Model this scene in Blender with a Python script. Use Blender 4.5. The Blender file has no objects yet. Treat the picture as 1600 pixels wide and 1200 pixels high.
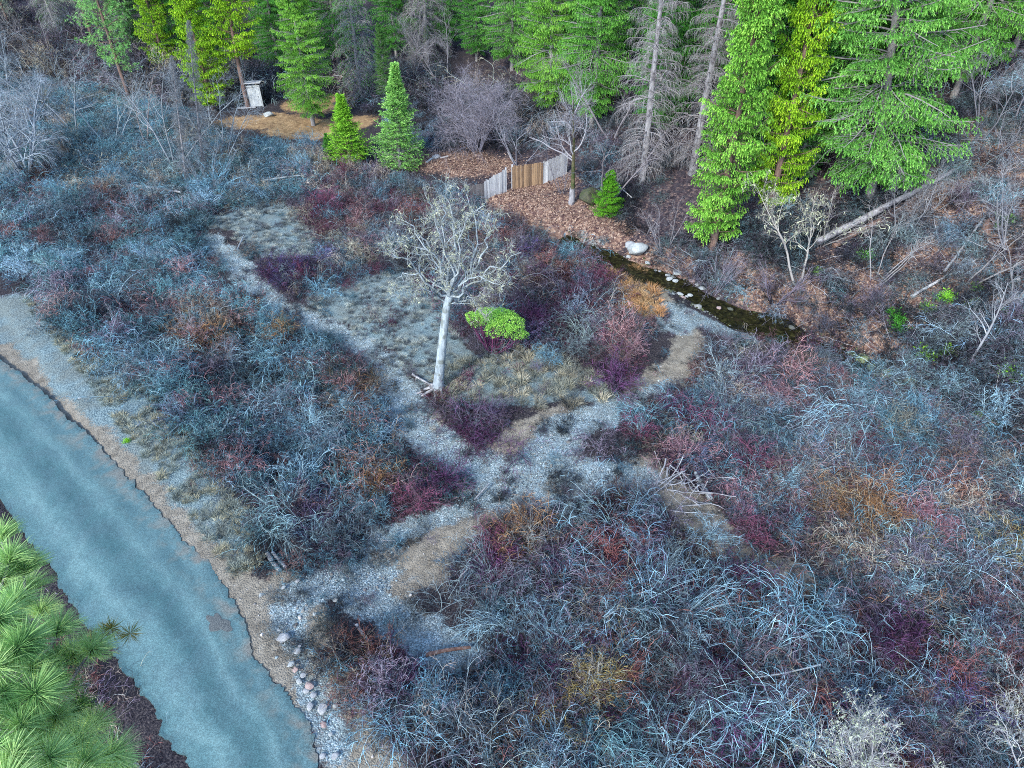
import bpy, math, random
import numpy as np
from mathutils import Vector

# ------------------------------------------------------------ camera, world, sun, exposure
C = bpy.context.scene.collection
SC = bpy.context.scene
CAM_H, PITCH, FPX = 25.0, math.radians(40), 1080.0
cam = bpy.data.objects.new('camera', bpy.data.cameras.new('camera')); C.objects.link(cam)
cam.location = (0, 0, CAM_H); cam.rotation_euler = (math.pi/2 - PITCH, 0, 0)
cam.data.sensor_width = 36; cam.data.lens = 36*FPX/1600; cam.data.clip_start = 0.2; cam.data.clip_end = 3000
SC.camera = cam
SUN_EL, SUN_AZ = math.radians(38), math.radians(215)      # azimuth clockwise from +Y
world = bpy.data.worlds.new('World'); SC.world = world; world.use_nodes = True
wn = world.node_tree.nodes; wl = world.node_tree.links; wn.clear()
sky = wn.new('ShaderNodeTexSky'); sky.sky_type = 'NISHITA'; sky.sun_disc = False
sky.sun_elevation = SUN_EL; sky.sun_rotation = SUN_AZ; sky.altitude = 900; sky.ozone_density = 1.0; sky.air_density = 1.0; sky.dust_density = .6
bg = wn.new('ShaderNodeBackground'); bg.inputs[1].default_value = 0.15
wo = wn.new('ShaderNodeOutputWorld'); wl.new(sky.outputs[0], bg.inputs[0]); wl.new(bg.outputs[0], wo.inputs[0])
sun = bpy.data.objects.new('sun', bpy.data.lights.new('sun', 'SUN')); C.objects.link(sun)
sun.data.energy = 1.5; sun.data.angle = math.radians(10); sun.data.color = (1, .97, .88)
sd_ = Vector((math.sin(SUN_AZ)*math.cos(SUN_EL), math.cos(SUN_AZ)*math.cos(SUN_EL), math.sin(SUN_EL)))
sun.rotation_euler = sd_.to_track_quat('Z', 'Y').to_euler(); sun.location = (0, 0, 60)
SC.view_settings.view_transform = 'Standard'; SC.view_settings.look = 'None'
SC.view_settings.gamma = 1; SC.view_settings.exposure = 1.85
SC.render.engine = 'CYCLES'
SC.cycles.max_bounces = 4; SC.cycles.diffuse_bounces = 2; SC.cycles.glossy_bounces = 2
SC.cycles.transmission_bounces = 2; SC.cycles.transparent_max_bounces = 4
SC.cycles.use_denoising = False; SC.cycles.filter_width = 1.0

# ------------------------------------------------------------ pixel <-> world
cp, sp = math.cos(PITCH), math.sin(PITCH)
def rays(px, py):
    u = (np.asarray(px, float)-800)/FPX; v = -(np.asarray(py, float)-600)/FPX
    return np.stack([u, cp + v*sp, -sp + v*cp], -1)
def onplane(px, py, z):
    d = rays(px, py); t = (z-CAM_H)/d[..., 2]
    return np.stack([d[..., 0]*t, d[..., 1]*t], -1)
def project(P):
    P = np.asarray(P, float); z = P[..., 2]-CAM_H
    f = P[..., 1]*cp - z*sp; up = P[..., 1]*sp + z*cp; f = np.maximum(f, .1)
    return 800 + FPX*P[..., 0]/f, 600 - FPX*up/f, f
def poly_dist(P, poly, width=None):
    """signed distance (left of travel positive), nearest parameter-interpolated width"""
    P = np.asarray(P, float); sh = P.shape[:-1]; P = P.reshape(-1, 2)
    best = np.full(len(P), 1e9); sg = np.ones(len(P)); wv = np.zeros(len(P)); al = np.zeros(len(P)); acc = 0
    for i in range(len(poly)-1):
        a, b = poly[i], poly[i+1]; ab = b-a; L = math.hypot(*ab)+1e-9
        t = np.clip(((P-a)@ab)/L**2, 0, 1); q = a+t[:, None]*ab
        d = np.hypot(*(P-q).T); m = d < best
        cr = ab[0]*(P[:, 1]-a[1])-ab[1]*(P[:, 0]-a[0])
        best = np.where(m, d, best); sg = np.where(m, np.sign(cr), sg); al = np.where(m, acc+t*L, al)
        if width is not None: wv = np.where(m, width[i]*(1-t)+width[i+1]*t, wv)
        acc += L
    return (best*sg).reshape(sh), wv.reshape(sh), al.reshape(sh)
def sstep(a, b, x):
    t = np.clip((x-a)/(b-a), 0, 1); return t*t*(3-2*t)
def fnoise(x, y, s, seed=0):
    r = np.random.RandomState(seed+11); v = 0*x
    for k in range(7):
        a = r.uniform(0, 6.28); f = s*r.uniform(.6, 1.9); v = v+np.sin((x*math.cos(a)+y*math.sin(a))*f+r.uniform(0, 6.28)+1.3*np.sin((x*math.sin(a)-y*math.cos(a))*f*.7+r.uniform(0, 6.28)))
    return v/7**.5*.8

ROAD_Z = 1.0
RL = [(-140,590),(-60,700),(0,783),(40,838),(80,892),(112,940),(134,978),(170,1012),(205,1064),(238,1112),(265,1162),(292,1202),(330,1270),(370,1350)]
RR = [(-140,450),(-60,512),(0,560),(62,612),(122,668),(200,742),(262,808),(322,880),(368,950),(398,1016),(440,1078),(478,1138),(500,1200),(540,1270),(590,1350)]
rl = onplane([p[0] for p in RL], [p[1] for p in RL], ROAD_Z); rr = onplane([p[0] for p in RR], [p[1] for p in RR], ROAD_Z)
def resample(poly, n):
    s = np.r_[0, np.cumsum(np.hypot(*np.diff(poly, axis=0).T))]; t = np.linspace(0, s[-1], n)
    return np.stack([np.interp(t, s, poly[:, 0]), np.interp(t, s, poly[:, 1])], -1)
NR = 700
rl = resample(rl, NR); rr = resample(rr, NR)
road_c = resample((rl+rr)/2, 26); road_w = np.hypot(*(resample(rl, 26)-resample(rr, 26)).T)
CR = [(60,262),(300,285),(480,300),(620,318),(760,338),(870,372),(930,398),(1000,425),(1070,450),(1130,478),(1200,505),(1255,528),(1330,565),(1400,598),(1480,645),(1540,692),(1600,735),(1720,820),(1900,960)]
creek = onplane([p[0] for p in CR], [p[1] for p in CR], -0.3)

def h(x, y):
    x = np.asarray(x, float); y = np.asarray(y, float); P = np.stack([x, y], -1)
    dc, _, _ = poly_dist(P, creek)                       # left of travel (far side) positive
    dc = dc+.45*fnoise(x, y, .9, 15)*np.exp(-(dc/4)**2)
    z = .10*fnoise(x, y, .5, 3)+.25*fnoise(x, y, .12, 4)*sstep(4, 12, np.abs(dc))
    s = .42*sstep(-2, 20, x)+.05
    e = dc-2.9
    hill = s*(np.sqrt(e*e+2)+e)/2
    z = z+np.where(dc > -8, hill, 0)+.5*sstep(1.5, 3.2, dc)*sstep(-8, 3, x)
    z = z+.22*np.maximum(0, y-84)
    z = z-.92*np.exp(-(dc/1.28)**2)-.10
    dr, w, _ = poly_dist(P, road_c, road_w)              # travelling towards the camera: left = right-hand side in the picture
    side = -dr
    outer = np.abs(dr)-w/2
    k = 1-sstep(1.6, 7.0, outer)
    kl = 1-sstep(.4, 5.5, outer)
    lip = ROAD_Z+.035-.16*sstep(-.55, -1.1, outer)
    vr = z*(1-k)+lip*k
    lowz = -2.8+.15*fnoise(x, y, .8, 6)
    vl = lowz*(1-kl)+(lip-.06)*kl
    z = np.where(dr > 0, vr, vl) if ROAD_SIDE > 0 else np.where(dr < 0, vr, vl)
    return z
ROAD_SIDE = 1
_t = np.linspace(12, 420, 900)
def G(px, py, off=0.0):
    """where the ray through a pixel meets the terrain (raised by off); returns ground point"""
    d = rays(px, py); Q = d[None]*_t[:, None]; z = h(Q[:, 0], Q[:, 1])+off
    below = (CAM_H+Q[:, 2]) < z; i = int(np.argmax(below)) if below.any() else len(_t)-1
    a, b = _t[max(i-1, 0)], _t[i]
    for _ in range(12):
        m = (a+b)/2; q = d*m
        if CAM_H+q[2] < float(h(q[0], q[1]))+off: b = m
        else: a = m
    q = d*(a+b)/2
    return np.array([q[0], q[1], float(h(q[0], q[1]))])
def height_to(base, py):
    """height above base whose projection reaches picture row py"""
    v = -(py-600)/FPX; y = base[1]
    return float(CAM_H+y*(-sp+v*cp)/(cp+v*sp)-base[2])
def scale_at(base):
    return project(base)[2]/FPX       # metres per photo pixel

# ------------------------------------------------------------ zones on the ground (strokes: px, py, width in m)
STROKES = {
 'gravel': [
  [(325,370,1.4),(380,420,2.2),(420,465,1.8),(470,495,2.0),(540,525,1.4),(600,568,2.0),(625,615,2.5),(645,660,2.3),(700,705,2.3),(770,742,2.6),(840,752,3.4)],
  [(840,752,3.4),(862,700,2.6),(892,664,2.4),(960,634,1.5),(1040,602,1.0)],
  [(1062,505,2.4),(1040,480,2.2),(1100,500,2.4),(1165,525,1.4)],
  [(840,752,3.2),(775,778,1.4),(690,802,.8),(620,832,1.1),(588,862,1.8),(560,905,2.6),(586,945,2.0),(640,985,1.9),(690,1008,1.7),(735,1022,1.3)],
  [(575,905,2.4),(515,906,2.0),(455,925,1.2),(450,970,1.0),(474,1040,1.0),(500,1100,1.1),(520,1170,1.0)],
  [(840,752,3.4),(920,745,2.6),(1000,742,1.6)],
  [(860,368,1.2),(900,384,2.0),(945,400,1.6)]],
 'tan': [
  [(1005,740,2.2),(1075,790,1.9),(1120,838,2.2),(1150,862,1.2)],[(1205,885,1.5),(1242,905,1.5)],
  [(622,905,2.2),(645,880,2.8),(700,845,2.2),(755,800,1.2)],[(600,940,1.4),(650,970,1.0)],[(430,930,2.2),(480,1000,2.0),(500,1060,1.8),(560,1180,2.0)],[(470,490,1.8),(500,500,1.2)],[(655,650,1.8),(680,660,1.2)],
  [(1000,610,2),(1060,580,2),(1078,545,1.8),(1075,510,1.6),(1000,440,1.3)],[(790,700,2.0),(880,640,1.5)],
  [(60,600,.8),(180,718,1.3),(285,830,1.3),(375,925,1.8),(425,1000,2.0),(520,1130,1.6),(590,1230,2.2)],
  [(0,548,1.2),(60,600,1.4)]],
 'dirt': [[(345,192,2.5),(420,188,4.5),(500,200,4.5),(560,190,3.5)],[(470,165,4),(520,160,5)],[(430,205,2.2),(490,212,2.2)]],
 'leaf': [[(790,315,3),(850,325,4.5),(910,345,4),(960,365,2.5)],[(665,250,3),(720,255,5),(780,262,3.5)],
  [(1290,455,5),(1340,470,6),(1370,505,4)],[(1480,400,3),(1530,430,5),(1600,380,5)],[(1420,440,4),(1400,420,3)],
  [(1000,400,2),(1060,420,2.5)],[(1500,300,6),(1570,240,8)],[(1150,420,3),(1190,450,3)],[(880,285,2.5),(800,300,2)]],
 'grass': [[(360,345,3.0),(410,345,6.0),(455,385,4.5)],[(520,465,3.5),(590,470,6.5),(640,500,5.5),(690,570,4),(650,560,3)],
  [(740,600,4),(830,590,5.5),(900,600,3.5)],[(760,560,3)],[(980,440,2.2),(1000,480,2.2)],
  [(0,480,2.4),(60,535,3.2),(150,622,3.6),(240,718,3.4),(300,790,3.0),(350,862,2.2)]],
}
def unproj_stroke(s):
    P = np.array([G(a, b)[:2] for a, b, w in s]); return P, np.array([w for a, b, w in s])
ZONES = {k: [unproj_stroke(s) for s in v] for k, v in STROKES.items()}
def zone(kind, P, soft=.5, grow=0.0):
    P = np.asarray(P, float); out = np.full(P.shape[:-1], -9.0)
    for poly, w in ZONES[kind]:
        d, wv, _ = poly_dist(P, poly, w)
        out = np.maximum(out, wv/2+grow-np.abs(d))
    out = out+.28*fnoise(P[..., 0], P[..., 1], 2.2, 21)
    return sstep(-soft, soft, out)

# ------------------------------------------------------------ mesh helpers
class MB:
    def __init__(s): s.v = []; s.q = []; s.t = []; s.a = []; s.n = 0; s.mq = []; s.mt = []
    def add(s, V, Q=None, T=None, var=None, mat=0):
        V = np.asarray(V, float).reshape(-1, 3)
        if Q is not None and len(Q): Q = np.asarray(Q).reshape(-1, 4)+s.n; s.q.append(Q); s.mq.append(np.full(len(Q), mat))
        if T is not None and len(T): T = np.asarray(T).reshape(-1, 3)+s.n; s.t.append(T); s.mt.append(np.full(len(T), mat))
        s.v.append(V); s.a.append(np.zeros(len(V)) if var is None else np.broadcast_to(np.asarray(var, float).reshape(-1), (len(V),)) if np.ndim(var) == 0 or np.size(var) == 1 else np.asarray(var, float).reshape(-1))
        s.n += len(V)
    def mesh(s, name, mats, smooth=True):
        V = np.concatenate(s.v); Q = np.concatenate(s.q) if s.q else np.zeros((0, 4), int); T = np.concatenate(s.t) if s.t else np.zeros((0, 3), int)
        me = bpy.data.meshes.new(name)
        me.vertices.add(len(V)); me.vertices.foreach_set('co', V.astype(np.float32).ravel())
        me.loops.add(Q.size+T.size); me.loops.foreach_set('vertex_index', np.r_[Q.ravel(), T.ravel()].astype(np.int32))
        n = len(Q)+len(T); me.polygons.add(n)
        me.polygons.foreach_set('loop_start', np.r_[np.arange(len(Q))*4, Q.size+np.arange(len(T))*3].astype(np.int32))
        mi = np.concatenate([np.concatenate(x) if x else np.zeros(0) for x in (s.mq, s.mt)]).astype(np.int32)
        me.polygons.foreach_set('material_index', mi)
        me.polygons.foreach_set('use_smooth', np.full(n, smooth))
        at = me.attributes.new('var', 'FLOAT', 'POINT'); at.data.foreach_set('value', np.concatenate(s.a).astype(np.float32))
        for m in (mats if isinstance(mats, (list, tuple)) else [mats]): me.materials.append(m)
        me.update(calc_edges=True); return me
def obj(name, me, loc=(0, 0, 0), rz=0, scale=1, parent=None, label=None, cat=None, group=None, kind=None, color=None, rot=None):
    o = bpy.data.objects.new(name, me); C.objects.link(o)
    o.location = loc; o.rotation_euler = rot if rot is not None else (0, 0, rz)
    o.scale = (scale,)*3 if np.ndim(scale) == 0 else scale
    if parent is not None: o.parent = parent
    if label: o['label'] = label
    if cat: o['category'] = cat
    if group: o['group'] = group
    if kind: o['kind'] = kind
    if color is not None: o.color = (*color, 1)
    return o
def nrm(a): return a/(np.linalg.norm(a, axis=-1, keepdims=True)+1e-9)
def tubes(mb, P, R, sides=3, mat=0, var=None, cap=True):
    P = np.asarray(P, float); R = np.asarray(R, float); N, K = P.shape[:2]
    T = np.empty_like(P); T[:, 1:-1] = P[:, 2:]-P[:, :-2]; T[:, 0] = P[:, 1]-P[:, 0]; T[:, -1] = P[:, -1]-P[:, -2]; T = nrm(T)
    ref = np.zeros((N, 1, 3)); tm = np.abs(T.mean(1)); ax = tm.argmin(1); ref[np.arange(N), 0, ax] = 1
    A = nrm(np.cross(T, ref)); B = np.cross(T, A)
    th = np.arange(sides)/sides*2*math.pi
    V = P[:, :, None]+R[:, :, None, None]*(A[:, :, None]*np.cos(th)[None, None, :, None]+B[:, :, None]*np.sin(th)[None, None, :, None])
    base = (np.arange(N)*K*sides)[:, None, None]+(np.arange(K-1)*sides)[None, :, None]
    i = base+np.arange(sides)[None, None]; j = base+((np.arange(sides)+1) % sides)[None, None]
    Q = np.stack([i, j, j+sides, i+sides], -1).reshape(-1, 4)
    if var is None: var = np.zeros(N)
    vv = np.repeat(np.asarray(var, float), K*sides)
    mb.add(V, Q, None, vv, mat)
    if cap and sides >= 5:
        for n in range(N):
            for e in (0, K-1):
                idx = n*K*sides+e*sides+np.arange(sides); c = P[n, e]
                W = np.vstack([V[n, e], c[None]]); T3 = [(k, (k+1) % sides, sides) for k in range(sides)]
                mb.add(W, None, T3, vv[0], mat)
def grow(rg, P, R, n, t0=.3, t1=1., L=1., lj=.3, ang=(25, 60), grav=0., up=0., wig=.12, K=5, rr=.6, tip=.25, lshape=.5, planar=False, rmin=.004, side_bias=None):
    N, K0 = P.shape[:2]; M = N*n; pi = np.repeat(np.arange(N), n)
    t = (t0+(t1-t0)*((np.tile(np.arange(n), N)+rg.rand(M))/n)); f = t*(K0-1); i = np.minimum(f.astype(int), K0-2); w = (f-i)[:, None]
    S = P[pi, i]*(1-w)+P[pi, i+1]*w; T = nrm(P[pi, i+1]-P[pi, i]); r0 = (R[pi, i]*(1-w[:, 0])+R[pi, i+1]*w[:, 0])
    a = np.radians(rg.uniform(*ang, M))[:, None]
    if planar:
        sgn = np.where(np.arange(M) % 2 == 0, 1., -1.)[:, None]
        pr = nrm(np.cross(T, np.array([0, 0, 1.])))*sgn+rg.randn(M, 3)*.12
    else: pr = rg.randn(M, 3)
    pr = nrm(pr-T*(pr*T).sum(1, keepdims=True))
    D = nrm(np.cos(a)*T+np.sin(a)*pr+np.array([0, 0, up]))
    Ls = (L if np.ndim(L) == 0 else np.asarray(L)[pi])*(1-lshape*(t-t0)/max(t1-t0, 1e-6))*(1+lj*(rg.rand(M)*2-1))
    return walk(rg, S, D, Ls, np.maximum(r0*rr, rmin), K, grav, wig, tip), None
def walk(rg, S, D, L, r0, K=6, grav=0., wig=.1, tip=.25, up2=0.):
    M = len(S); P = np.empty((M, K, 3)); P[:, 0] = S; d = D.copy(); L = np.broadcast_to(L, (M,)); g = np.broadcast_to(grav, (M,))
    for k in range(1, K):
        P[:, k] = P[:, k-1]+d*(L/(K-1))[:, None]
        d = d+rg.randn(M, 3)*wig; d[:, 2] -= g*(1/(K-1))*4; d[:, 2] += up2*k/(K-1); d = nrm(d)
    R = np.broadcast_to(r0, (M,))[:, None]*np.linspace(1, tip, K)[None]
    return P, R
def G2(res): return res[0]
def blades(mb, rg, S, D, L, W, mat=0, var=None, flat=None):
    """flat lance-shaped leaves / needle sprays"""
    M = len(S); D = nrm(D); pr = rg.randn(M, 3) if flat is None else flat+rg.randn(M, 3)*.3
    A = nrm(np.cross(D, pr)); L = np.broadcast_to(L, (M,))[:, None]; W = np.broadcast_to(W, (M,))[:, None]
    V = np.stack([S, S+D*L*.5+A*W/2, S+D*L, S+D*L*.5-A*W/2], 1)
    Q = np.arange(M*4).reshape(M, 4)
    mb.add(V, Q, None, np.repeat(rg.rand(M) if var is None else var, 4), mat)

# ------------------------------------------------------------ materials
def newmat(name):
    m = bpy.data.materials.new(name); m.use_nodes = True; nt = m.node_tree; nt.nodes.clear()
    o = nt.nodes.new('ShaderNodeOutputMaterial'); b = nt.nodes.new('ShaderNodeBsdfPrincipled'); nt.links.new(b.outputs[0], o.inputs[0])
    return m, nt, b
def mixc(nt, f, a, b, blend='MIX'):
    n = nt.nodes.new('ShaderNodeMix'); n.data_type = 'RGBA'; n.blend_type = blend
    for s, v in ((n.inputs[0], f), (n.inputs[6], a), (n.inputs[7], b)):
        if isinstance(v, bpy.types.NodeSocket): nt.links.new(v, s)
        elif np.ndim(v) == 0: s.default_value = v
        else: s.default_value = (*v, 1)
    return n.outputs[2]
def noise(nt, scale, detail=3, coord=None, dist=0, rough=.55):
    n = nt.nodes.new('ShaderNodeTexNoise'); n.inputs['Scale'].default_value = scale; n.inputs['Detail'].default_value = detail
    n.inputs['Distortion'].default_value = dist; n.inputs['Roughness'].default_value = rough
    if coord is not None: nt.links.new(coord, n.inputs['Vector'])
    return n.outputs['Fac']
def ramp(nt, fac, stops):
    n = nt.nodes.new('ShaderNodeValToRGB'); e = n.color_ramp.elements
    while len(e) < len(stops): e.new(.5)
    for k, (p, c) in enumerate(stops): e[k].position = p; e[k].color = (*(c if np.ndim(c) else (c, c, c)), 1)
    nt.links.new(fac, n.inputs[0]); return n.outputs[0]
def attr(nt, name, t='GEOMETRY'):
    n = nt.nodes.new('ShaderNodeAttribute'); n.attribute_name = name; n.attribute_type = t; return n
def mathn(nt, op, a, b=0., clamp=False):
    n = nt.nodes.new('ShaderNodeMath'); n.operation = op; n.use_clamp = clamp
    for s, v in ((n.inputs[0], a), (n.inputs[1], b)):
        if isinstance(v, bpy.types.NodeSocket): nt.links.new(v, s)
        else: s.default_value = v
    return n.outputs[0]
def bump(nt, hgt, strength, dist, b):
    n = nt.nodes.new('ShaderNodeBump'); n.inputs['Strength'].default_value = strength; n.inputs['Distance'].default_value = dist
    nt.links.new(hgt, n.inputs['Height']); nt.links.new(n.outputs[0], b.inputs['Normal'])
def varied(name, ca, cb, src='NONE', rough=.7, translucent=0., cmid=None):
    """colour runs from ca to cb with each twig's or leaf's own value; multiplied by the tint of the object or of the instance"""
    m, nt, b = newmat(name)
    v = attr(nt, 'var').outputs['Fac']
    c = ramp(nt, v, [(0, ca), (.5, cmid), (1, cb)] if cmid is not None else [(0, ca), (1, cb)])
    if src == 'OBJ': oi = nt.nodes.new('ShaderNodeObjectInfo'); c = mixc(nt, 1, c, oi.outputs['Color'], 'MULTIPLY')
    if src == 'INS': c = mixc(nt, 1, c, attr(nt, 'tint', 'INSTANCER').outputs['Color'], 'MULTIPLY')
    nt.links.new(c, b.inputs['Base Color']); b.inputs['Roughness'].default_value = rough
    b.inputs['Specular IOR Level'].default_value = .05
    if translucent:
        t = nt.nodes.new('ShaderNodeBsdfTranslucent'); nt.links.new(c, t.inputs[0]); x = nt.nodes.new('ShaderNodeMixShader'); x.inputs[0].default_value = translucent
        o = [n for n in nt.nodes if n.type == 'OUTPUT_MATERIAL'][0]
        nt.links.new(b.outputs[0], x.inputs[1]); nt.links.new(t.outputs[0], x.inputs[2]); nt.links.new(x.outputs[0], o.inputs[0])
    return m
def twigmat(name, src):
    """bark of a shrub: stems (var 0..1) are dull grey, fine twigs (var 1..2) carry the plant's own colour"""
    m, nt, b = newmat(name); v = attr(nt, 'var').outputs['Fac']; fine = mathn(nt, 'GREATER_THAN', v, 1.0); fr = mathn(nt, 'SUBTRACT', v, fine)
    if src == 'OBJ': t = nt.nodes.new('ShaderNodeObjectInfo').outputs['Color']
    else: t = attr(nt, 'tint', 'INSTANCER').outputs['Color']
    bw = nt.nodes.new('ShaderNodeRGBToBW'); nt.links.new(t, bw.inputs[0]); g = nt.nodes.new('ShaderNodeCombineColor')
    for k, f in enumerate((.92, 1.12, 1.12)): nt.links.new(mathn(nt, 'MULTIPLY', bw.outputs[0], f), g.inputs[k])
    stemc = mixc(nt, .65, t, g.outputs[0])
    c1 = mixc(nt, 1, stemc, ramp(nt, fr, [(0, (.13, .12, .15)), (.5, (.52, .56, .59)), (.8, (1.0, 1.04, 1.05)), (1, (1.5, 1.55, 1.55))]), 'MULTIPLY')
    c2 = mixc(nt, 1, t, ramp(nt, fr, [(0, (.14, .10, .13)), (.45, (.45, .43, .46)), (.8, (1.05, 1.05, 1.05)), (1, (1.6, 1.62, 1.6))]), 'MULTIPLY')
    nt.links.new(mixc(nt, fine, c1, c2), b.inputs['Base Color']); b.inputs['Roughness'].default_value = .8; b.inputs['Specular IOR Level'].default_value = .04
    return m
def bark(name, ca, cb, scale=6, dark=None, bumpk=.5, tint=False):
    m, nt, b = newmat(name); tc = nt.nodes.new('ShaderNodeTexCoord'); mp = nt.nodes.new('ShaderNodeMapping'); nt.links.new(tc.outputs['Object'], mp.inputs[0])
    mp.inputs['Scale'].default_value = (1, 1, .25)
    n1 = noise(nt, scale, 5, mp.outputs[0], .4); n2 = noise(nt, scale*.3, 3, tc.outputs['Object'])
    c = ramp(nt, n1, [(.3, ca), (.7, cb)])
    if dark is not None: c = mixc(nt, ramp(nt, n2, [(.5, 0), (.64, 1)]), c, dark)
    if tint: oi = nt.nodes.new('ShaderNodeObjectInfo'); c = mixc(nt, 1, c, oi.outputs['Color'], 'MULTIPLY')
    nt.links.new(c, b.inputs['Base Color']); b.inputs['Roughness'].default_value = .85; b.inputs['Specular IOR Level'].default_value = .2
    bump(nt, n1, bumpk, .05, b); return m
# ------------------------------------------------------------ ground sheet
def ground_material():
    m, nt, b = newmat('ground'); geo = nt.nodes.new('ShaderNodeNewGeometry'); pos = geo.outputs['Position']
    zc = attr(nt, 'zoneA'); sep = nt.nodes.new('ShaderNodeSeparateColor'); nt.links.new(zc.outputs['Color'], sep.inputs[0])
    zd = attr(nt, 'zoneB'); sep2 = nt.nodes.new('ShaderNodeSeparateColor'); nt.links.new(zd.outputs['Color'], sep2.inputs[0])
    n_z = noise(nt, 5, 5, pos, .8, .7)
    def brk(s): return ramp(nt, mathn(nt, 'ADD', s, mathn(nt, 'MULTIPLY', mathn(nt, 'SUBTRACT', n_z, .5), 1.7)), [(.32, 0), (.68, 1)])
    Z = [brk(q) for q in (sep.outputs[0], sep.outputs[1], sep.outputs[2], sep2.outputs[0], sep2.outputs[2])]
    n_big = noise(nt, .5, 4, pos); n_mid = noise(nt, 2.5, 5, pos, .5); n_fine = noise(nt, 14, 4, pos, .3); n_vf = noise(nt, 45, 3, pos)
    vor = nt.nodes.new('ShaderNodeTexVoronoi'); vor.inputs['Scale'].default_value = 7; nt.links.new(pos, vor.inputs['Vector'])
    vor2 = nt.nodes.new('ShaderNodeTexVoronoi'); vor2.inputs['Scale'].default_value = 19; nt.links.new(pos, vor2.inputs['Vector'])
    # brushy soil with fallen twigs and leaves, darkened for shade beneath the brush
    base = ramp(nt, n_fine, [(.3, (.010, .009, .012)), (.5, (.035, .030, .036)), (.7, (.11, .095, .09))])
    base = mixc(nt, ramp(nt, n_mid, [(.5, 0), (.75, .5)]), base, (.07, .06, .055))
    # hill side litter
    sl = nt.nodes.new('ShaderNodeSeparateColor'); nt.links.new(vor.outputs['Color'], sl.inputs[0])
    litter = ramp(nt, sl.outputs[0], [(0, (.015, .012, .018)), (.45, (.05, .036, .045)), (.75, (.10, .07, .07)), (1, (.21, .15, .13))])
    litter = mixc(nt, ramp(nt, n_mid, [(.35, .8), (.6, 0)]), litter, (.05, .045, .055))
    base = mixc(nt, sep2.outputs[1], base, litter)
    # leaf litter patches
    leaf = ramp(nt, sl.outputs[1], [(0, (.06, .03, .03)), (.35, (.20, .12, .09)), (.75, (.34, .22, .155)), (1, (.46, .34, .26))])
    leaf = mixc(nt, ramp(nt, n_mid, [(.38, .6), (.55, 0)]), leaf, (.10, .06, .06))
    c = mixc(nt, Z[3], base, leaf)
    grass = ramp(nt, n_fine, [(.3, (.07, .10, .11)), (.5, (.17, .24, .25)), (.75, (.34, .42, .41))])
    grass = mixc(nt, ramp(nt, n_big, [(.4, .55), (.6, 0)]), grass, (.16, .16, .13))
    c = mixc(nt, Z[2], c, grass)
    dirt = ramp(nt, n_mid, [(.3, (.20, .12, .065)), (.6, (.38, .25, .13)), (.8, (.46, .34, .2))])
    c = mixc(nt, Z[4], c, dirt)
    tan = ramp(nt, n_mid, [(.3, (.16, .140, .110)), (.55, (.27, .24, .19)), (.8, (.38, .345, .28))])
    tan = mixc(nt, ramp(nt, n_vf, [(.5, 0), (.7, .5)]), tan, (.14, .115, .09))
    c = mixc(nt, Z[1], c, tan)
    s2 = nt.nodes.new('ShaderNodeSeparateColor'); nt.links.new(vor2.outputs['Color'], s2.inputs[0])
    grav = ramp(nt, s2.outputs[0], [(0, (.11, .155, .175)), (.4, (.24, .33, .355)), (.8, (.38, .49, .52)), (1, (.60, .68, .68))])
    grav = mixc(nt, ramp(nt, n_mid, [(.35, .75), (.6, 0)]), grav, (.22, .26, .25))
    grav = mixc(nt, ramp(nt, vor2.outputs['Distance'], [(.45, 0), (.8, .7)]), grav, (.10, .095, .09))
    c = mixc(nt, Z[0], c, grav)
    nt.links.new(c, b.inputs['Base Color']); b.inputs['Roughness'].default_value = .95; b.inputs['Specular IOR Level'].default_value = .15
    hh = mathn(nt, 'ADD', mathn(nt, 'MULTIPLY', vor2.outputs['Distance'], -.5), n_fine)
    bump(nt, hh, .9, .08, b); return m
def axis(lo, hi, step, out_lo, out_hi):
    a = list(np.arange(lo, hi, step)); s = step; x = lo
    left = []
    while x > out_lo: s *= 1.25; x -= s; left.append(x)
    s = step; x = a[-1]; right = []
    while x < out_hi: s *= 1.25; x += s; right.append(x)
    return np.array(left[::-1]+a+right)
gx = axis(-48, 52, .28, -700, 700); gy = axis(6, 92, .28, -300, 1200)
GX, GY = np.meshgrid(gx, gy); GP = np.stack([GX, GY], -1)
GZ = h(GX, GY)
micro = .05*fnoise(GX, GY, 3.1, 31)+.03*fnoise(GX, GY, 6.3, 32)
dcr, _, _ = poly_dist(GP, creek); dcr = dcr+.45*fnoise(GX, GY, .9, 15)*np.exp(-(dcr/4)**2); drd, rwv, _ = poly_dist(GP, road_c, road_w)
inroad = sstep(1.2, -.3, np.abs(drd)-rwv/2)
GZ = GZ+micro*(1-inroad)
zg, zt, zgr = zone('gravel', GP), zone('tan', GP), zone('grass', GP)
zl, zdi = zone('leaf', GP, 1.2), zone('dirt', GP, 1.0)
GZ = GZ-.18*zone('gravel', GP, 1.0)*(1-inroad)
zh = sstep(0, 2.5, dcr)*sstep(-8, 2, GX)
cutbank = sstep(.6, 1.2, np.abs(dcr))*(1-sstep(1.2, 2.0, np.abs(dcr)))
bed = 1-sstep(1.2, 2.0, np.abs(dcr))
mb = MB(); ny, nx = GX.shape
I = np.arange(ny*nx).reshape(ny, nx)
mb.add(np.stack([GX, GY, GZ], -1), np.stack([I[:-1, :-1], I[:-1, 1:], I[1:, 1:], I[1:, :-1]], -1).reshape(-1, 4))
gme = mb.mesh('ground', ground_material())
za = np.stack([np.maximum(zg, 0)*(1-bed), zt, zgr, np.ones_like(zg)], -1); zb = np.stack([zl, zh, zdi, np.ones_like(zg)], -1)
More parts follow.
